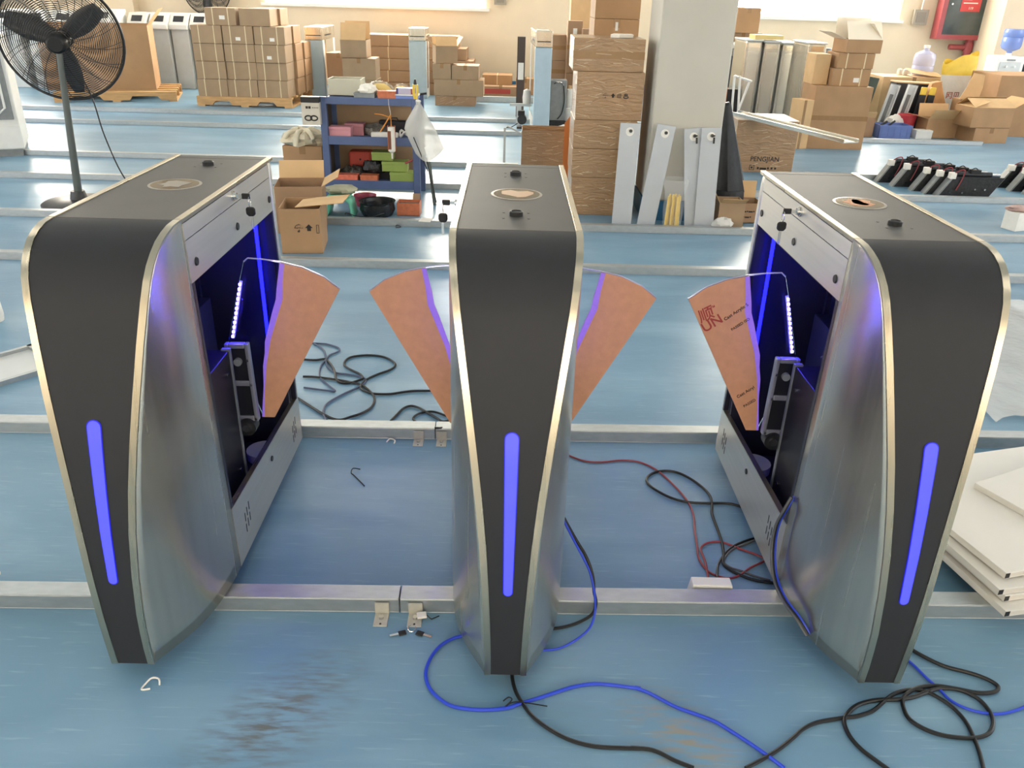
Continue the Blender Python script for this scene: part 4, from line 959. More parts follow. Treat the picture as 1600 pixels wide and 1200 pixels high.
carton('tan carton high up right of the column under the window', 2.95, 11.75, 1.04, .3, .3, .30, 0, CARD); cstk = carton('large carton carrying the tan carton behind the black case', 2.95, 11.95, 0, .5, .4, 1.035, 0, CARD2)
tag(lump('foam_wrap', FOAMW, None, .2, .12, .06, (0, 0, 0), .3, 47), 'crumpled packing foam above the left black case', 'foam').location = (2.92, 11.55, .845)
ts = thing('white_trestle', 'white folding trestle right of the column', 'trestle', (2.45, 9.5, 0))
for q_ in (((-.10, 0, .68), (-.06, 0, 0)), ((-.04, 0, .68), (.02, 0, 0)), ((.10, .1, .62), (-.06, .1, .0)), ((-.10, 0, .68), (.12, .1, .62))): MB().tube(q_, .013, 8).obj('leg', WHITE, ts, True)
tag(MB().box(-.03, .03, 0, .02, 0, .55).obj('orange_sheet', ORBOARD, None, loc=(2.30, 9.65, 0)), 'narrow orange sheet at the right edge of the column', 'sheet')
tag(MB().box(-.16, .16, 0, .2, 0, .46).obj('black_crate', BLACK, None, bevel=.01, loc=(2.5, 10.35, 0)), 'black crate behind the white trestle', 'crate')
carton('tall carton with half open side flap in front of the stainless cases', 3.42, 9.28, 0, .60, .44, .64, 0, CARD, 'closed', 'front'); cfl = thing('carton_side_flap', 'narrow carton leaning at the left of the tall carton', 'carton', (3.02, 9.12, 0), .35); MB().box(-.06, .06, -.11, .11, 0, .50).obj('body', CARDL, cfl, bevel=.003); MB().box(-.0605, -.03, -.1105, -.108, 0, .50).obj('tape', TAPE, cfl)
carton('lower strapped carton on the tall carton', 3.48, 9.30, .642, .40, .36, .17, 0, CARD, 'closed', None, 2, (.06, .06, .06, .045)); carton('upper strapped carton on the tall carton', 3.50, 9.30, .814, .38, .36, .15, 0, CARD, 'closed', None, 2); carton('open carton with white flaps on the very top of the tall carton', 3.54, 9.28, .966, .38, .32, .13, .1, CARD, 'open', open_ang=(160, 50, 60, 95), flen=.2, inner=mat('flap_sunlight_tint', 'efe4cf', .7))  # top carton's flap colour is paled to stand for sunlight
carton('side carton left of the strapped pair on the tall carton', 3.19, 9.36, .642, .16, .3, .30, 0, CARDL, 'closed', None)
# crate, bucket, small boxes
cr = thing('blue_crate', 'blue plastic crate with tools on the floor', 'crate', (4.43, 10.05, 0)); q = MB(); w_, d_, h_ = .19, .13, .15
q.box(-w_, w_, -d_, -d_ + .006, 0, h_); q.box(-w_, w_, d_ - .006, d_, 0, h_); q.box(-w_, -w_ + .006, -d_, d_, 0, h_); q.box(w_ - .006, w_, -d_, d_, 0, h_); q.box(-w_, w_, -d_, d_, 0, .006); q.obj('tub', BLUEP, cr)
for k in range(5): MB().box(-w_ + .03 + k * .075, -w_ + .04 + k * .075, -d_ - .004, -d_, .0, h_).obj('rib', BLUEP, cr)
MB().box(-w_ - .006, w_ + .006, -d_ - .008, -d_, h_ - .02, h_).obj('rim', BLUEP, cr); MB().tube([(-.1, 0, .08), (.02, -.02, .19)], .012, 8).obj('tool', BLACKP, cr); MB().tube([(-.16, .03, .1), (-.06, .0, .18)], .014, 8).obj('tool', BLACKP, cr)
tag(lump('white_bag', PLASTICW, None, .11, .09, .08, (0, 0, 0), .4, 51), 'white plastic bag bulging out behind the blue crate', 'bag').location = (4.55, 10.28, .10)
bk = thing('red_bucket', 'red plastic bucket behind the blue crate', 'bucket', (4.70, 10.30, 0)); MB().lathe([(.085, 0), (.11, .22), (.118, .22), (.118, .235), (.104, .235), (.08, .01), (.0, .01)], 24, cap=False).obj('shell', REDP, bk, True)
sbox('white_carton', 'low white box right of the red bucket', 'box', 4.79, 10.02, 0, .19, .14, .1, WHITE)
carton('open carton with drooping flaps right of the white box', 5.02, 10.18, 0, .38, .24, .22, .1, CARD, 'open', open_ang=(165, 160, 130, 100), flen=.15)
carton('lower carton of the pair before the huge right carton', 5.46, 9.95, 0, .42, .34, .17, .12, CARD); carton('open upper carton of the pair before the huge right carton', 5.42, 9.95, .172, .5, .36, .22, .12, CARD, 'open', open_ang=(20, 150, 25, 30), flen=.2)
carton('huge carton at the right edge with its left flap open', 6.19, 10.7, 0, .90, .7, .70, 0, CARD, 'closed', None); fl_ = thing('bent_carton_sheet', 'bent tan cardboard sheet at the left of the huge carton', 'cardboard', (5.42, 10.35, 0)); q = MB(); q.prism([(-.12, .42), (.1, .36), (.13, .55), (.12, .70), (-.02, .72), (-.06, .56)], 0, .006, 'y'); q.obj('sheet', CARDL, fl_); MB().box(-.1, .1, 0, .2, 0, .42).obj('support_box', CARD, fl_)
pbg = thing('brown_paper_bag', 'crumpled brown paper bag behind the open carton', 'bag', (5.12, 10.55, 0)); MB().prism([(-.16, 0), (.17, 0), (.13, .35), (.02, .60), (-.08, .58), (-.14, .35)], 0, .1, 'y').obj('paper', mat('brown_paper', 'b98a58', .7, 0., .12, 12, .5, 18), pbg, bevel=.012); MB().prism([(-.12, .3), (.0, .34), (.02, .6), (-.07, .58)], -.012, .0, 'y').obj('fold', mat('brown_paper', 'b98a58'), pbg)
wb_ = thing('rice_sack', 'white plastic sack with yellow top and red print', 'sack', (5.62, 11.17, .0)); rows = []
for k in range(9):
    z = .84 * k / 8; ww = .17 + .05 * (k / 8) + .01 * math.sin(k * 2.1); rows.append([(ww * math.cos(a), .10 * math.sin(a) * (1 - .5 * k / 8), z + (.03 * math.sin(3 * a) + .06 * math.cos(a) if k == 8 else 0)) for a in [2 * PI * j / 24 for j in range(25)]])
MB().grid(rows[:7]).obj('white_body', PLASTICW, wb_, True); MB().grid(rows[6:]).obj('yellow_top', YELP, wb_, True)
text_mesh('print', '网贝', .09, INKR, wb_, tr(-.14, -.108, .36) @ rot('X', PI / 2))
carton('long carton under the clear water bottle', 5.12, 11.5, 0, .80, .5, .58, 0, CARDL, 'closed', 'top'); cl = thing('carton_lid_sheet', 'tan lid sheet lying open on the long carton', 'cardboard', (5.3, 11.4, .625)); MB().box(-.22, .22, -.12, .12, 0, .005, rot('X', .18) @ rot('Y', .12)).obj('sheet', CARDL, cl)
def water_bottle(label, x, y, z, m, flip=False):
    t = thing('water_bottle', label, 'bottle', (x, y, z)); P = [(.0, 0), (.125, .0), (.135, .02), (.135, .1), (.128, .11), (.135, .12), (.135, .22), (.12, .26), (.06, .29), (.035, .30), (.035, .35)]
    if flip: P = [(r, .35 - zz) for r, zz in P][::-1]
    MB().lathe(P, 28, cap=False).obj('bottle_shell', m, t, True); MB().lathe([(.038, .33), (.038, .36), (.0, .36)] if not flip else [(.0, -.01), (.038, -.01), (.038, .03)], 16).obj('cap', WHITE, t, True); MB().lathe([(.0, .005), (.118, .006), (.128, .1), (.0, .105)] if not flip else [(.0, .15), (.128, .15), (.128, .33), (.0, .335)], 24, cap=False).obj('water', mat('water_tint', '9fb2e6', .1, 0., alpha=.5), t, True)
    return t
water_bottle('clear violet tinted water bottle on the long carton', 5.36, 11.62, .592, PVCC)
for k in range(2): tag(MB().lathe([(.0, 0), (.03, .0), (.035, .03), (.03, .07), (.0, .08)], 14).obj('white_cup', PAPERW, None, True, loc=(5.06 + .08 * k, 11.6, .582)), ['left', 'right'][k] + ' white cup left of the clear water bottle', 'cup', 'white cups')
dpn = thing('water_dispenser', 'white water dispenser in the right rear corner', 'water dispenser', (7.05, 12.75, 0)); MB().box(-.2, .2, -.16, .16, 0, .795).obj('body', WHITE, dpn, bevel=.015); MB().box(-.15, .15, -.168, -.16, .56, .72).obj('tap_panel', GREYW, dpn)
for s in (-.06, .06): MB().cyl((s, -.20, .66), (s, -.168, .66), .014, n=10).obj('tap', WHITE, dpn)
MB().box(-.06, .06, -.17, -.16, .735, .755).obj('display_bar', GREYM, dpn)
water_bottle('blue water bottle upside down on the dispenser', 7.08, 12.75, .80, PVCB, True)
tag(lump('dark_bag', BAGB, None, .12, .08, .14, (0, 0, 0), .2, 61), 'dark bag hanging at the right of the dispenser', 'bag').location = (7.40, 12.6, .55)
bpy.data.objects['dark_bag'].location = (7.38, 12.75, 0); bpy.data.objects['dark_bag'].scale = (1, 1, 3.2)
# silver and black bars with yellow tips before the long carton
for k, (xx, lab) in enumerate(((4.45, 'left'), (4.66, 'right'))):
    b_ = thing('barrier_channel', f'{lab} silver channel arm in film leaning before the long carton', 'arm', (xx, 10.45, 0), 0, 'silver channel arms'); M_ = rot('Y', .16)
    q = MB(); q.box(-.05, .05, 0, .01, 0, .56, M_); q.box(-.05, -.042, -.04, 0, 0, .56, M_); q.box(.042, .05, -.04, 0, 0, .56, M_); q.obj('channel', GREYW, b_); MB().box(-.02, .02, -.012, 0, .12, .45, M_).obj('slot', BLACKP, b_); MB().box(-.055, .055, -.046, .012, .02, .57, M_).obj('film', PLASTIC, b_)
for k in range(2):
    b_ = thing('barrier_bar', ['left', 'right'][k] + ' black arm with yellow tip beside the silver arms', 'arm', (4.90 + .11 * k, 10.5, 0), 0, 'black arms with yellow tips'); MB().box(-.04, .04, 0, .03, 0, .44, rot('Y', .06)).obj('bar', BLACK, b_, bevel=.004); MB().box(-.035, .035, 0, .03, .44, .53, rot('Y', .06)).obj('tip', YELP, b_, bevel=.008)
bc = thing('black_case', 'black case behind the yellow tipped arms', 'case', (4.95, 10.75, 0), 0); MB().box(-.28, .28, 0, .2, 0, .55, rot('Y', .03)).obj('shell', BLACK, bc, bevel=.005); MB().box(-.285, .285, -.002, .2, .545, .56, rot('Y', .03)).obj('pale_edge', CARDL, bc)
gr_ = thing('green_case', 'dark green glass panel right of the tall carton', 'panel', (4.26, 10.7, 0)); MB().box(-.09, .09, 0, .04, .22, .62, rot('Y', .15)).obj('panel', mat('dark_green_glass', '3c463e', .2), gr_, bevel=.006); MB().box(-.16, .12, -.04, .1, 0, .22).obj('wire_parts', mat('grey_wire_parts', '9a9a96', .4, .4, .5, 30, .6, 30), gr_)
carton('small brown carton between the tall carton and the blue crate', 4.10, 10.1, 0, .2, .2, .22, 0, CARD3, 'open', flaps='f', open_ang=(0, 0, 120, 0), flen=.08)
tag(MB().box(-.25, .25, 0, .3, 0, .60).obj('white_cabinet', GREYW, None, bevel=.01, loc=(4.42, 11.6, 0)), 'pale low cabinet behind the silver arms', 'cabinet'); 
rx = thing('red_cash_box', 'white and red appliance on the pale low cabinet', 'appliance', (4.42, 11.7, .602)); MB().box(-.2, .2, -.1, .1, 0, .06).obj('case', WHITE, rx, bevel=.01); MB().box(-.08, .18, -.104, -.1, .01, .045).obj('red_band', RED, rx)
# red hose cabinet and pipe on the wall
hc = thing('fire_hose_cabinet', 'red fire hose cabinet with glazed door and notice on the wall', 'fire cabinet', (6.82, 13.78, .95)); q = MB(); q.box(-.37, .37, 0, .2, 0, .9); q.obj('case', RED, hc, bevel=.006)
df = MB(); df.box(-.37, -.30, -.015, 0, 0, .9); df.box(.30, .37, -.015, 0, 0, .9); df.box(-.30, .30, -.015, 0, 0, .07); df.box(-.30, .30, -.015, 0, .83, .9); dro = df.obj('door_frame', RED, hc); MB().box(-.30, .30, -.006, -.001, .07, .83).obj('door_glass', mat('cabinet_glass', '4c5350', .15, 0., .3, 4), dro)
nt_ = MB().box(-.10, .20, -.012, -.007, .40, .83).obj('notice', mat('notice_red', 'd04a4a', .5), dro)
for k in range(6): MB().box(-.07, .05 + .1 * (k % 2), -.0135, -.012, .76 - k * .05, .775 - k * .05).obj('notice_line', PAPERW, nt_)
text_mesh('print', '119', .05, PAPERW, nt_, tr(.02, -.0135, .43) @ rot('X', PI / 2))
MB().cyl((-.24, -.03, .5), (-.24, -.012, .5), .015, n=10).obj('door_knob', CHROME, dro)
pp = thing('red_pipe', 'red fire pipe rising along the corner beside the hose cabinet', 'pipe', (7.03, 13.86, 0)); MB().cyl((0, 0, 0), (0, 0, .945), .055, n=16).obj('riser', RED, pp, True); MB().cyl((0, 0, .84), (-.3, 0, .84), .04, n=14).obj('branch', RED, pp, True); MB().cyl((0, 0, .78), (0, 0, .90), .07, n=16).obj('coupling', RED, pp, True); 
def wall_box(label, x, z, w):
    t = thing('electric_box', label, 'switch box', (x, 13.93, z)); MB().box(-w / 2, w / 2, 0, .06, 0, w).obj('case', mat('old_box_paint', '9d9484', .5), t, bevel=.004); MB().box(-w * .32, w * .32, -.006, 0, w * .16, w * .84).obj('cover', mat('box_cover', '8b8274', .5), t); MB().cyl((0, .03, w), (0, .03, 1.2 + z), .012, n=8).obj('conduit', WHITE, t)
wall_box('grey switch box on the wall between window and hose cabinet', 6.22, 1.14, .22); wall_box('grey switch box on the wall right of the left window', -.35, 1.26, .19)

# ------------------------------------------------------------------ black drive units on the floor
def drive_unit(label, x, y, rz, group):
    t = thing('drive_unit', label, 'drive unit', (x, y, 0), rz, group)
    sl = .85
    M_ = rot('Y', 0.)
    P = [(-.22, 0), (.20, 0), (.30, .17), (-.12, .17)]
    MB().prism(P, 0, .006, 'y').obj('side_plate', mat('black_pcb_plate', '26282a', .4, .2, .4, 40, .3, 60), t); MB().prism(P, .07, .074, 'y').obj('side_plate', BLACK, t)
    MB().prism([(-.225, 0), (-.21, 0), (-.11, .17), (-.125, .17)], -.004, .078, 'y').obj('end_edge', GREYM, t)
    MB().cyl((-.08, .037, .185), (.2, .037, .185), .022, n=14).obj('motor_tube', MOTOR, t, True); MB().cyl((.2, .037, .185), (.27, .037, .185), .012, n=12).obj('shaft', CHROME, t, True)
    MB().box(-.15, -.10, -.01, .04, .15, .20).obj('white_plug', PAPERW, t, bevel=.004); MB().box(.02, .10, .01, .06, .195, .225).obj('sensor_block', BLACKP, t)
    MB().tube(smooth_path([(-.12, .0, .19), (-.09, -.01, .22), (-.04, .0, .22), (-.05, -.008, .15), (-.08, -.01, .06)], 4), .005, 5).obj('red_lead', CABR, t, True)
    MB().tube(smooth_path([(.0, .03, .2), (.05, .02, .24), (.1, .03, .2)], 4), .004, 5).obj('lead', CABB, t, True)
    for u in (-.12, -.02, .08, .16): MB().cyl((u, -.006, .04 + .03 * (u > 0)), (u, 0, .04 + .03 * (u > 0)), .008, n=8).obj('screw', CHROME, t)
    return t
DN = ['farthest left', 'second', 'third', 'fourth', 'nearest, before the free plate']
for k, (xx, yy) in enumerate(((3.43, 7.33), (3.50, 7.16), (3.60, 7.00), (3.66, 6.89), (3.72, 6.80))):
    drive_unit(f'black drive unit of the left group of five, {DN[k]}', xx, yy, -.03, 'left group of black drive units')
for k, (xx, yy) in enumerate(((4.45, 7.24), (4.50, 7.10), (4.56, 6.96))):
    drive_unit(f'black drive unit of the right group, {["farthest", "middle", "nearest"][k]}', xx, yy, -.03, 'right group of black drive units')
tag(MB().box(-.02, .30, 0, .01, 0, .25, rot('X', -.2)).obj('grey_cover_plate', GREYM, None, loc=(4.42, 6.72, 0)), 'grey cover plate at the right picture edge before the drive units', 'panel')
so = thing('small_white_box', 'small white box at the right edge behind the rail', 'box', (3.62, 5.80, 0), .35); MB().box(-.09, .12, -.06, .06, 0, .13).obj('carton', PAPERW, so, bevel=.003); pkb = lump('pink_bag', mat('pink_bag_film', 'b89a92', .3, 0., .3, 14, .5, 20), None, .14, .06, .025, (0, 0, 0), .3, 71); tag(pkb, 'pinkish plastic bag lying on the small white box', 'bag'); pkb.location = (3.63, 5.80, .132)

# ------------------------------------------------------------------ white panels right of the right gate
def slab(label, cx, cy, z, w, d, rz, th=.019):
    t = thing('laminate_slab', label, 'panel', (cx, cy, z), rz, 'stacked white laminate panels'); MB().box(0, w, 0, d, 0, th).obj('board', SLAB, t, bevel=.001); MB().box(-.0004, w, -.0004, .0, .004, th - .004).obj('edge_core', mat('board_core', 'c7c2b8', .7), t); MB().box(-.0004, .014, -.0005, .0, .002, th - .002).obj('edge_slot', BLACKP, t)
    return t
slab('white panel at the bottom of the stack by the right gate', 1.274, 1.615, .0465, .9, .55, .22); slab('white panel second from the bottom of the stack', 1.284, 1.648, .0685, .9, .55, .23)
slab('white panel third from the bottom, set further left', 1.263, 1.648, .0885, .9, .55, .23); slab('uppermost wide white panel with the glossy reflection', 1.292, 1.683, .114, .9, .53, .28)
slab('white panel lying across the top of the stack behind the slit', 1.632, 1.640, .1335, .6, .5, .4636)

bl_ = thing('timber_batten', 'wooden batten carrying the rear of the white panel stack', 'batten', (1.62, 2.12, 0), .22); MB().box(-.35, .35, 0, .04, 0, .0462).obj('batten_body', WOOD, bl_, bevel=.002)
for k_, (sx, sy) in enumerate(((1.55, 1.92), (1.95, 2.0))): tag(MB().box(-.05, .05, -.04, .04, 0, .005).obj('cardboard_shim', CARD, None, loc=(sx, sy, .1087)), ['left', 'right'][k_] + ' cardboard shim between the upper white panels', 'shim')
# ------------------------------------------------------------------ things at the left edge, plastic sheet at the right
wt = thing('white_tube', 'white plastic tube standing at the left picture edge', 'tube', (-2.44, 3.52, 0)); MB().lathe([(.04, 0), (.045, .03), (.035, .22), (.02, .27), (.0, .28)], 16).obj('tube_body', PAPERW, wt, True); MB().tube(smooth_path([(0, 0, .28), (.03, 0, .30), (.02, -.01, .34), (-.01, 0, .36)], 4), .004, 6).obj('curl', PLASTICW, wt, True)
ap = thing('aluminium_frame', 'aluminium angle frame corner on the floor at the left edge', 'frame', (-2.10, 3.22, 0), .9); q = MB(); q.box(-.5, 0, -.02, 0, 0, .02); q.box(-.5, 0, -.3, -.28, 0, .02); q.box(-.02, 0, -.3, 0, 0, .02); q.obj('bars', GALV, ap); MB().box(-.5, -.02, -.28, -.02, .002, .006).obj('sheet', GREYW, ap)
tag(MB().tube(smooth_path([(-1.40, 1.66, .052), (-1.35, 1.665, .052), (-1.325, 1.67, .052)], 4), .005, 8).obj('white_plug', PAPERW, None, True), 'white plug end on the rail at the left edge', 'plug')
from mathutils import noise as _nz
rows = [[(1.86 + .05 * u, 2.75 + .085 * v + .05 * math.sin(u * .9), .012 + .030 * abs(_nz.noise(Vector((u * .31, v * .44, 1.3)))) + .012 * abs(_nz.noise(Vector((u * .9, v * 1.3, 4.))))) for u in range(0, 30)] for v in range(0, 17)]
tag(MB().grid(rows).obj('plastic_sheet', mat('floor_plastic_film', 'e8e6e0', .12, 0., alpha=.5, bump=.4, bscale=18), None, True), 'crinkled clear plastic sheet on the floor right of the right gate', 'plastic sheet')

# ------------------------------------------------------------------ small things on the floor
def cable(name, label, pts, m, r, z=None, cat='cable', lift=None):
    P = [(x, y, (z or r + .001) + (lift(i, len(pts)) if lift else 0)) for i, (x, y) in enumerate(pts)]
    return tag(MB().tube(smooth_path(P, 5), r, 8).obj(name, m, None, True), label, cat)
tag(MB().tube(smooth_path([(-0.101, 1.54, 0.0052), (-0.129, 1.529, 0.0052), (-0.159, 1.501, 0.0052), (-0.179, 1.457, 0.0052), (-0.184, 1.412, 0.0052), (-0.173, 1.373, 0.0052), (-0.151, 1.344, 0.0052), (-0.119, 1.32, 0.0052), (-0.08, 1.311, 0.0052), (-0.035, 1.31, 0.0052), (0.01, 1.317, 0.0052), (0.036, 1.329, 0.0052), (0.082, 1.348, 0.0052), (0.132, 1.371, 0.0052), (0.166, 1.385, 0.0052), (0.207, 1.394, 0.0052), (0.25, 1.393, 0.0052), (0.317, 1.384, 0.0052), (0.303, 1.387, 0.0052), (0.331, 1.375, 0.0052), (0.36, 1.355, 0.0052), (0.392, 1.333, 0.0052), (0.429, 1.316, 0.0052), (0.471, 1.296, 0.0052), (0.5, 1.272, 0.0052), (0.534, 1.241, 0.0052), (0.562, 1.213, 0.0052), (0.593, 1.179, 0.0052)], 4), 0.0042, 8).obj('blue_cable', CABU, None, True), 'blue cable pair sweeping across the floor before the middle gate', 'cable')
tag(MB().tube(smooth_path([(0.019, 1.445, 0.0055), (0.02, 1.405, 0.0055), (0.028, 1.366, 0.0055), (0.043, 1.333, 0.0055), (0.065, 1.297, 0.0055), (0.096, 1.267, 0.0055), (0.136, 1.24, 0.0055), (0.172, 1.226, 0.0055), (0.209, 1.219, 0.0055), (0.249, 1.218, 0.0055), (0.296, 1.218, 0.0055), (0.276, 1.219, 0.0055), (0.312, 1.217, 0.0055), (0.335, 1.209, 0.0055), (0.367, 1.189, 0.0055), (0.402, 1.173, 0.0055)], 4), 0.0045, 8).obj('black_cable', CABB, None, True), 'black cable leaving the foot of the middle gate', 'cable')
tag(MB().tube(smooth_path([(0.133, 1.721, 0.26), (0.152, 1.708, 0.229), (0.175, 1.685, 0.198), (0.198, 1.666, 0.168), (0.213, 1.654, 0.137), (0.222, 1.641, 0.106), (0.225, 1.634, 0.075), (0.232, 1.629, 0.045), (0.224, 1.62, 0.015), (0.189, 1.598, 0.006), (0.147, 1.578, 0.006), (0.111, 1.57, 0.006)], 4), 0.0042, 8).obj('black_cable', CABB, None, True), 'short black cable hanging right of the middle gate', 'cable')
tag(MB().tube(smooth_path([(0.132, 1.714, 0.26), (0.15, 1.699, 0.229), (0.171, 1.675, 0.198), (0.193, 1.651, 0.168), (0.209, 1.643, 0.137), (0.219, 1.63, 0.106), (0.225, 1.597, 0.075), (0.222, 1.573, 0.045), (0.207, 1.559, 0.015), (0.168, 1.527, 0.006), (0.128, 1.502, 0.006), (0.082, 1.496, 0.006)], 4), 0.003, 8).obj('blue_cable', CABU, None, True), 'blue cable curving right of the middle gate to its foot', 'cable')
tag(MB().tube(smooth_path([(1.006, 1.543, 0.0058), (1.032, 1.512, 0.0058), (1.071, 1.48, 0.0058), (1.115, 1.464, 0.0058), (1.148, 1.447, 0.0058), (1.166, 1.429, 0.0058), (1.165, 1.414, 0.0058), (1.145, 1.402, 0.0058), (1.11, 1.399, 0.0058), (1.071, 1.408, 0.0058), (1.024, 1.417, 0.0058), (0.98, 1.412, 0.0058), (0.946, 1.395, 0.0058), (0.923, 1.373, 0.0058), (0.914, 1.348, 0.0058), (0.913, 1.319, 0.0058), (0.929, 1.296, 0.0058), (0.959, 1.278, 0.0058), (0.997, 1.27, 0.0058), (1.038, 1.27, 0.0058), (1.073, 1.282, 0.0058), (1.096, 1.306, 0.0058), (1.108, 1.338, 0.0058), (1.104, 1.375, 0.0058), (1.083, 1.4, 0.0058), (1.055, 1.41, 0.0058), (1.02, 1.409, 0.0058), (0.988, 1.397, 0.0058), (0.946, 1.38, 0.0058), (0.903, 1.372, 0.0058), (0.861, 1.369, 0.0058), (0.82, 1.357, 0.0058), (0.791, 1.339, 0.0058), (0.767, 1.314, 0.0058), (0.76, 1.29, 0.0058), (0.762, 1.26, 0.0058), (0.775, 1.229, 0.0058), (0.796, 1.202, 0.0058), (0.812, 1.182, 0.0058), (0.823, 1.165, 0.0058)], 4), 0.0048, 8).obj('black_cable', CABB, None, True), 'looped black cable coiled before the right gate', 'cable')
tag(MB().tube(smooth_path([(0.511, 1.176, 0.0055), (0.583, 1.218, 0.0055), (0.636, 1.258, 0.0055), (0.661, 1.279, 0.0055), (0.7, 1.3, 0.0055), (0.759, 1.314, 0.0055), (0.797, 1.321, 0.0055), (0.835, 1.335, 0.0055), (0.862, 1.354, 0.0055), (0.889, 1.376, 0.0055), (0.919, 1.394, 0.0055), (0.957, 1.404, 0.0055), (0.989, 1.399, 0.0055), (1.013, 1.378, 0.0055), (1.03, 1.352, 0.0055), (1.039, 1.316, 0.0055), (1.036, 1.273, 0.0055), (1.028, 1.231, 0.0055), (1.015, 1.188, 0.0055), (1.009, 1.171, 0.0055)], 4), 0.0045, 8).obj('black_cable', CABB, None, True), 'black cable crossing under the loop before the right gate', 'cable')
tag(MB().tube(smooth_path([(0.986, 1.503, 0.0043), (0.997, 1.48, 0.0043), (1.009, 1.443, 0.0043), (1.024, 1.409, 0.0043), (1.033, 1.379, 0.0043), (1.055, 1.356, 0.0043), (1.088, 1.343, 0.0043), (1.126, 1.34, 0.0043), (1.164, 1.349, 0.0043), (1.207, 1.367, 0.0043), (1.268, 1.4, 0.0043)], 4), 0.0033, 8).obj('blue_cable', CABU, None, True), 'thin blue cable leaving the right gate towards the edge', 'cable')
tag(MB().tube(smooth_path([(-0.861, 2.998, 0.0058), (-0.808, 2.997, 0.0058), (-0.716, 2.977, 0.0058), (-0.642, 2.951, 0.0058), (-0.603, 2.929, 0.0058), (-0.564, 2.878, 0.0058), (-0.538, 2.823, 0.0058), (-0.535, 2.751, 0.0058), (-0.562, 2.697, 0.0058), (-0.603, 2.661, 0.0058), (-0.634, 2.638, 0.0058), (-0.668, 2.648, 0.0058), (-0.717, 2.688, 0.0058), (-0.78, 2.749, 0.0058), (-0.862, 2.831, 0.0058)], 4), 0.0048, 8).obj('dark_cable', CABB, None, True), 'dark cable running out of the left gate over the rear floor', 'cable')
tag(MB().tube(smooth_path([(-0.902, 3.349, 0.0048), (-0.841, 3.343, 0.0048), (-0.786, 3.311, 0.0048), (-0.768, 3.282, 0.0048), (-0.778, 3.252, 0.0048), (-0.8, 3.222, 0.0048), (-0.804, 3.176, 0.0048), (-0.812, 3.109, 0.0048), (-0.8, 3.025, 0.0048), (-0.778, 2.975, 0.0048), (-0.735, 2.918, 0.0048), (-0.703, 2.876, 0.0048), (-0.739, 2.879, 0.0048), (-0.833, 2.899, 0.0048)], 4), 0.0038, 8).obj('dark_cable', mat("slate_cable","3d4a66",.45), None, True), 'thin slate cable zigzag behind the left wing', 'cable')
tag(MB().tube(smooth_path([(-0.898, 3.167, 0.0058), (-0.847, 3.165, 0.0058), (-0.813, 3.179, 0.0058), (-0.796, 3.163, 0.0058), (-0.766, 3.11, 0.0058), (-0.74, 3.048, 0.0058), (-0.723, 2.987, 0.0058), (-0.698, 2.952, 0.0058), (-0.663, 2.95, 0.0058), (-0.633, 2.973, 0.0058), (-0.616, 2.999, 0.0058), (-0.631, 3.034, 0.0058), (-0.663, 3.063, 0.0058), (-0.695, 3.093, 0.0058), (-0.718, 3.13, 0.0058), (-0.717, 3.18, 0.0058), (-0.691, 3.215, 0.0058), (-0.62, 3.232, 0.0058), (-0.556, 3.213, 0.0058), (-0.512, 3.166, 0.0058), (-0.5, 3.128, 0.0058), (-0.518, 3.084, 0.0058), (-0.561, 3.039, 0.0058), (-0.596, 2.99, 0.0058), (-0.61, 2.943, 0.0058), (-0.605, 2.904, 0.0058), (-0.576, 2.873, 0.0058), (-0.54, 2.859, 0.0058), (-0.481, 2.862, 0.0058), (-0.425, 2.885, 0.0058), (-0.38, 2.896, 0.0058), (-0.302, 2.901, 0.0058)], 4), 0.0048, 8).obj('dark_cable', CABB, None, True), 'wide black cable loop on the floor behind the left lane', 'cable')
tag(MB().tube(smooth_path([(-0.902, 3.348, 0.0052), (-0.862, 3.31, 0.0052), (-0.828, 3.253, 0.0052), (-0.804, 3.164, 0.0052), (-0.775, 3.089, 0.0052), (-0.734, 3.044, 0.0052), (-0.683, 3.032, 0.0052), (-0.631, 3.014, 0.0052), (-0.603, 2.991, 0.0052), (-0.599, 2.956, 0.0052), (-0.618, 2.915, 0.0052), (-0.658, 2.86, 0.0052), (-0.693, 2.805, 0.0052), (-0.712, 2.759, 0.0052), (-0.713, 2.715, 0.0052), (-0.703, 2.672, 0.0052), (-0.685, 2.636, 0.0052)], 4), 0.0042, 8).obj('dark_cable', mat("slate_cable","3d4a66",.45), None, True), 'slate cable winding to the rear rail in the left lane', 'cable')
tag(MB().tube(smooth_path([(-0.447, 2.641, 0.0055), (-0.432, 2.689, 0.0055), (-0.414, 2.742, 0.0055), (-0.389, 2.765, 0.0055), (-0.359, 2.754, 0.0055), (-0.322, 2.717, 0.0055), (-0.285, 2.68, 0.0055), (-0.256, 2.648, 0.0055), (-0.231, 2.658, 0.0055)], 4), 0.0045, 8).obj('dark_cable', CABB, None, True), 'dark arched cable behind the rear rail left of the middle gate', 'cable')
tag(MB().tube(smooth_path([(-0.233, 2.683, 0.0052), (-0.277, 2.715, 0.0052), (-0.311, 2.724, 0.0052), (-0.349, 2.706, 0.0052), (-0.367, 2.667, 0.0052), (-0.349, 2.635, 0.0052), (-0.306, 2.605, 0.0052), (-0.257, 2.514, 0.0512), (-0.227, 2.609, 0.0052)], 4), 0.0042, 8).obj('dark_cable', CABB, None, True), 'dark cable loop resting at the rear rail left of the middle gate', 'cable')
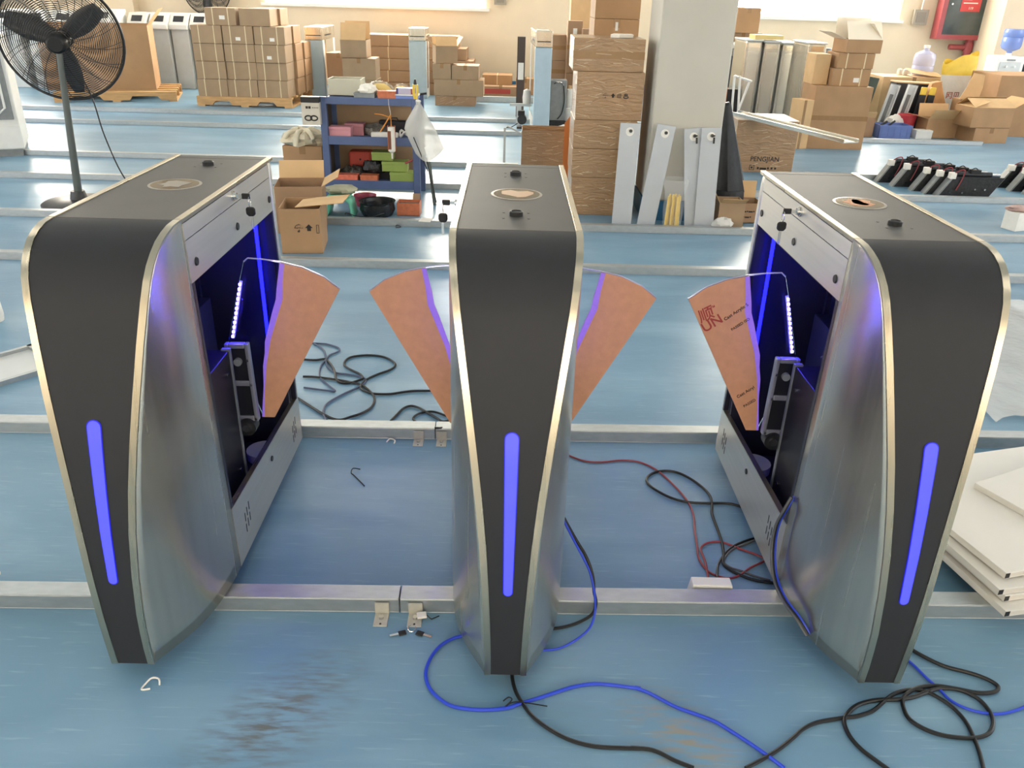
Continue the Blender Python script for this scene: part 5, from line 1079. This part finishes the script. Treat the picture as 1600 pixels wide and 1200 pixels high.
tag(MB().tube(smooth_path([(0.181, 2.458, 0.0042), (0.215, 2.421, 0.0042), (0.263, 2.393, 0.0042), (0.318, 2.391, 0.0042), (0.384, 2.406, 0.0042), (0.438, 2.401, 0.0042), (0.479, 2.373, 0.0042), (0.511, 2.329, 0.0042), (0.539, 2.264, 0.0042), (0.561, 2.202, 0.0042), (0.574, 2.142, 0.0042), (0.574, 2.078, 0.0042), (0.564, 2.011, 0.0042), (0.556, 1.933, 0.0042), (0.55, 1.873, 0.0042), (0.563, 1.822, 0.0042), (0.587, 1.799, 0.0042), (0.617, 1.791, 0.0042), (0.648, 1.804, 0.0042), (0.689, 1.84, 0.0042), (0.74, 1.876, 0.0042), (0.721, 1.9, 0.0042), (0.685, 1.922, 0.0042), (0.652, 1.945, 0.0042), (0.625, 1.957, 0.0042), (0.589, 1.949, 0.0042), (0.567, 1.927, 0.0042), (0.563, 1.907, 0.0042), (0.565, 1.854, 0.0042), (0.558, 1.779, 0.0042)], 4), 0.0032, 8).obj('red_cable', CABR, None, True), 'thin dark red wire across the right lane', 'cable')
tag(MB().tube(smooth_path([(0.745, 2.136, 0.0052), (0.713, 2.154, 0.0052), (0.678, 2.159, 0.0052), (0.631, 2.156, 0.0052), (0.572, 2.159, 0.0052), (0.521, 2.181, 0.0052), (0.481, 2.221, 0.0052), (0.458, 2.258, 0.0052), (0.458, 2.293, 0.0052), (0.482, 2.326, 0.0052), (0.523, 2.344, 0.0052), (0.566, 2.336, 0.0052), (0.603, 2.301, 0.0052), (0.635, 2.246, 0.0052), (0.649, 2.196, 0.0052), (0.644, 2.143, 0.0052), (0.634, 2.096, 0.0052), (0.634, 2.021, 0.0052), (0.633, 1.95, 0.0052), (0.625, 1.895, 0.0052), (0.615, 1.855, 0.0052), (0.625, 1.83, 0.0052), (0.658, 1.8, 0.0052), (0.694, 1.783, 0.0052), (0.747, 1.773, 0.0052)], 4), 0.0042, 8).obj('black_cable', CABB, None, True), 'black cable loop in the right lane', 'cable')
tag(MB().tube(smooth_path([(0.747, 1.984, 0.0045), (0.698, 1.96, 0.0045), (0.657, 1.931, 0.0045), (0.623, 1.889, 0.0045), (0.597, 1.842, 0.0045), (0.582, 1.779, 0.0045)], 4), 0.0035, 8).obj('black_cable', CABB, None, True), 'short black lead to the white connector block', 'cable')
tag(MB().tube(smooth_path([(0.745, 1.975, 0.0042), (0.699, 1.947, 0.0042), (0.665, 1.928, 0.0042), (0.638, 1.9, 0.0042), (0.619, 1.863, 0.0042), (0.632, 1.838, 0.0042), (0.661, 1.823, 0.0042), (0.692, 1.803, 0.0042), (0.731, 1.786, 0.0042)], 4), 0.0032, 8).obj('grey_cable', CABG, None, True), 'grey lead at the foot of the right gate', 'cable')
GP = [(.718, 1.715, .33), (.703, 1.71, .29), (.700, 1.728, .24), (.700, 1.731, .19), (.700, 1.713, .141), (.700, 1.668, .105), (.706, 1.60, .095), (.722, 1.545, .09), (.745, 1.52, .06)]
for dx, mm, nm, lab in ((0., CABU, 'blue_cable', 'blue cable hanging down the left side of the right gate'), (-.006, CABB, 'black_cable', 'black cable hanging beside the blue one on the right gate'), (-.011, CABG, 'grey_cable', 'grey lead hanging on the left side of the right gate')):
    tag(MB().tube(smooth_path([(x + dx, y + dx * .6, z) for x, y, z in GP], 4), .0032, 7).obj(nm, mm, None, True), lab, 'cable')
def bracket(label, x, y, rz):
    t = thing('floor_bracket', label, 'bracket', (x, y, 0), rz, 'anchor brackets on the rails')
    MB().box(-.018, .018, -.05, .0, 0, .003).obj('foot_plate', mat('zinc_plate', 'bdbbb0', .5, .3, .1, 40), t, bevel=.001); MB().box(-.018, .018, -.003, .0, .003, .036).obj('upright_plate', mat('zinc_plate', 'bdbbb0'), t); MB().cyl((0, -.022, .003), (0, -.022, .010), .007, n=6).obj('bolt', CHROME, t); MB().cyl((0, -.042, .003), (0, -.042, .0035), .003, n=8).obj('hole', BLACKP, t)
bracket('anchor bracket left of the joint on the front rail', -.318, 1.617, .025); bracket('anchor bracket right of the joint on the front rail, below the white tag', -.232, 1.619, .025)
bracket('anchor bracket left of the joint on the rear rail', -.328, 2.517, .025); bracket('anchor bracket right of the joint on the rear rail', -.246, 2.519, .025)
kb = thing('key_pair', 'pair of black headed keys on a ring on the floor', 'keys', (-.235, 1.549, 0))
for s in (-1, 1):
    M_ = tr(s * .022, -.004, .001) @ rot('Z', s * -.35); MB().box(-.010, .010, -.008, .008, 0, .004, M_).obj('key_head', BLACKP, kb, bevel=.002); M2 = tr(s * .022, -.004, .0015) @ rot('Z', (0 if s > 0 else PI) + (-.35 if s > 0 else .35)); MB().box(.009, .032, -.0035, .0035, 0, .002, M2).obj('key_blade', CHROME, kb)
MB().tube([(.010 * math.cos(a) + .0, .012 + .012 * math.sin(a), .004) for a in [2 * PI * k / 18 for k in range(18)]], .001, 5, True).obj('key_ring', CHROME, kb, True)
tg = thing('white_tag', 'small white plastic tag with black cord on the bracket', 'tag', (-.214, 1.598, .0112), .2); MB().box(-.012, .012, -.010, .010, 0, .006).obj('tag_body', PAPERW, tg, bevel=.001); MB().tube(smooth_path([(.012, 0, .003), (.022, -.006, -.006), (.03, -.002, -.009), (.045, .004, -.009)], 4), .0015, 5).obj('cord', CABB, tg, True)
tag(MB().tube(smooth_path([(-.500, 2.305, .002), (-.522, 2.296, .010), (-.525, 2.278, .004), (-.515, 2.268, .002), (-.490, 2.235, .002), (-.468, 2.205, .002)], 4), .0018, 6).obj('black_cable_tie', BLACKP, None, True), 'hooked black cable tie on the floor between left and middle gate', 'cable tie')
tag(MB().tube(smooth_path([(-.789, 1.358, .002), (-.796, 1.372, .006), (-.812, 1.372, .008), (-.822, 1.356, .004), (-.824, 1.343, .002), (-.806, 1.346, .002)], 4), .0022, 6).obj('white_cable_tie', PAPERW, None, True), 'curled white cable tie on the floor before the left gate', 'cable tie')
tag(MB().tube(smooth_path([(-.440, 2.49, .002), (-.430, 2.507, .006), (-.412, 2.500, .004), (-.412, 2.482, .002)], 4), .0025, 6).obj('white_cable_tie', PAPERW, None, True), 'curled white cable tie before the rear rail', 'cable tie')
tag(MB().tube(smooth_path([(-.000, 1.337, .004), (.012, 1.343, .010), (.020, 1.332, .015), (.008, 1.318, .012), (.005, 1.322, .004), (.03, 1.326, .015), (.10, 1.327, .003)], 4), .0015, 6).obj('black_cable_tie', BLACKP, None, True), 'black cable tie around the blue cable before the middle gate', 'cable tie')
pw = thing('cable_clip_block', 'white connector block on the front rail left of the right gate', 'connector', (.548, 1.715, .0)); MB().prism([(-.06, 0), (.06, 0), (.052, .05), (-.052, .05)], -.012, .022, 'y').obj('case', WHITE, pw, bevel=.002)
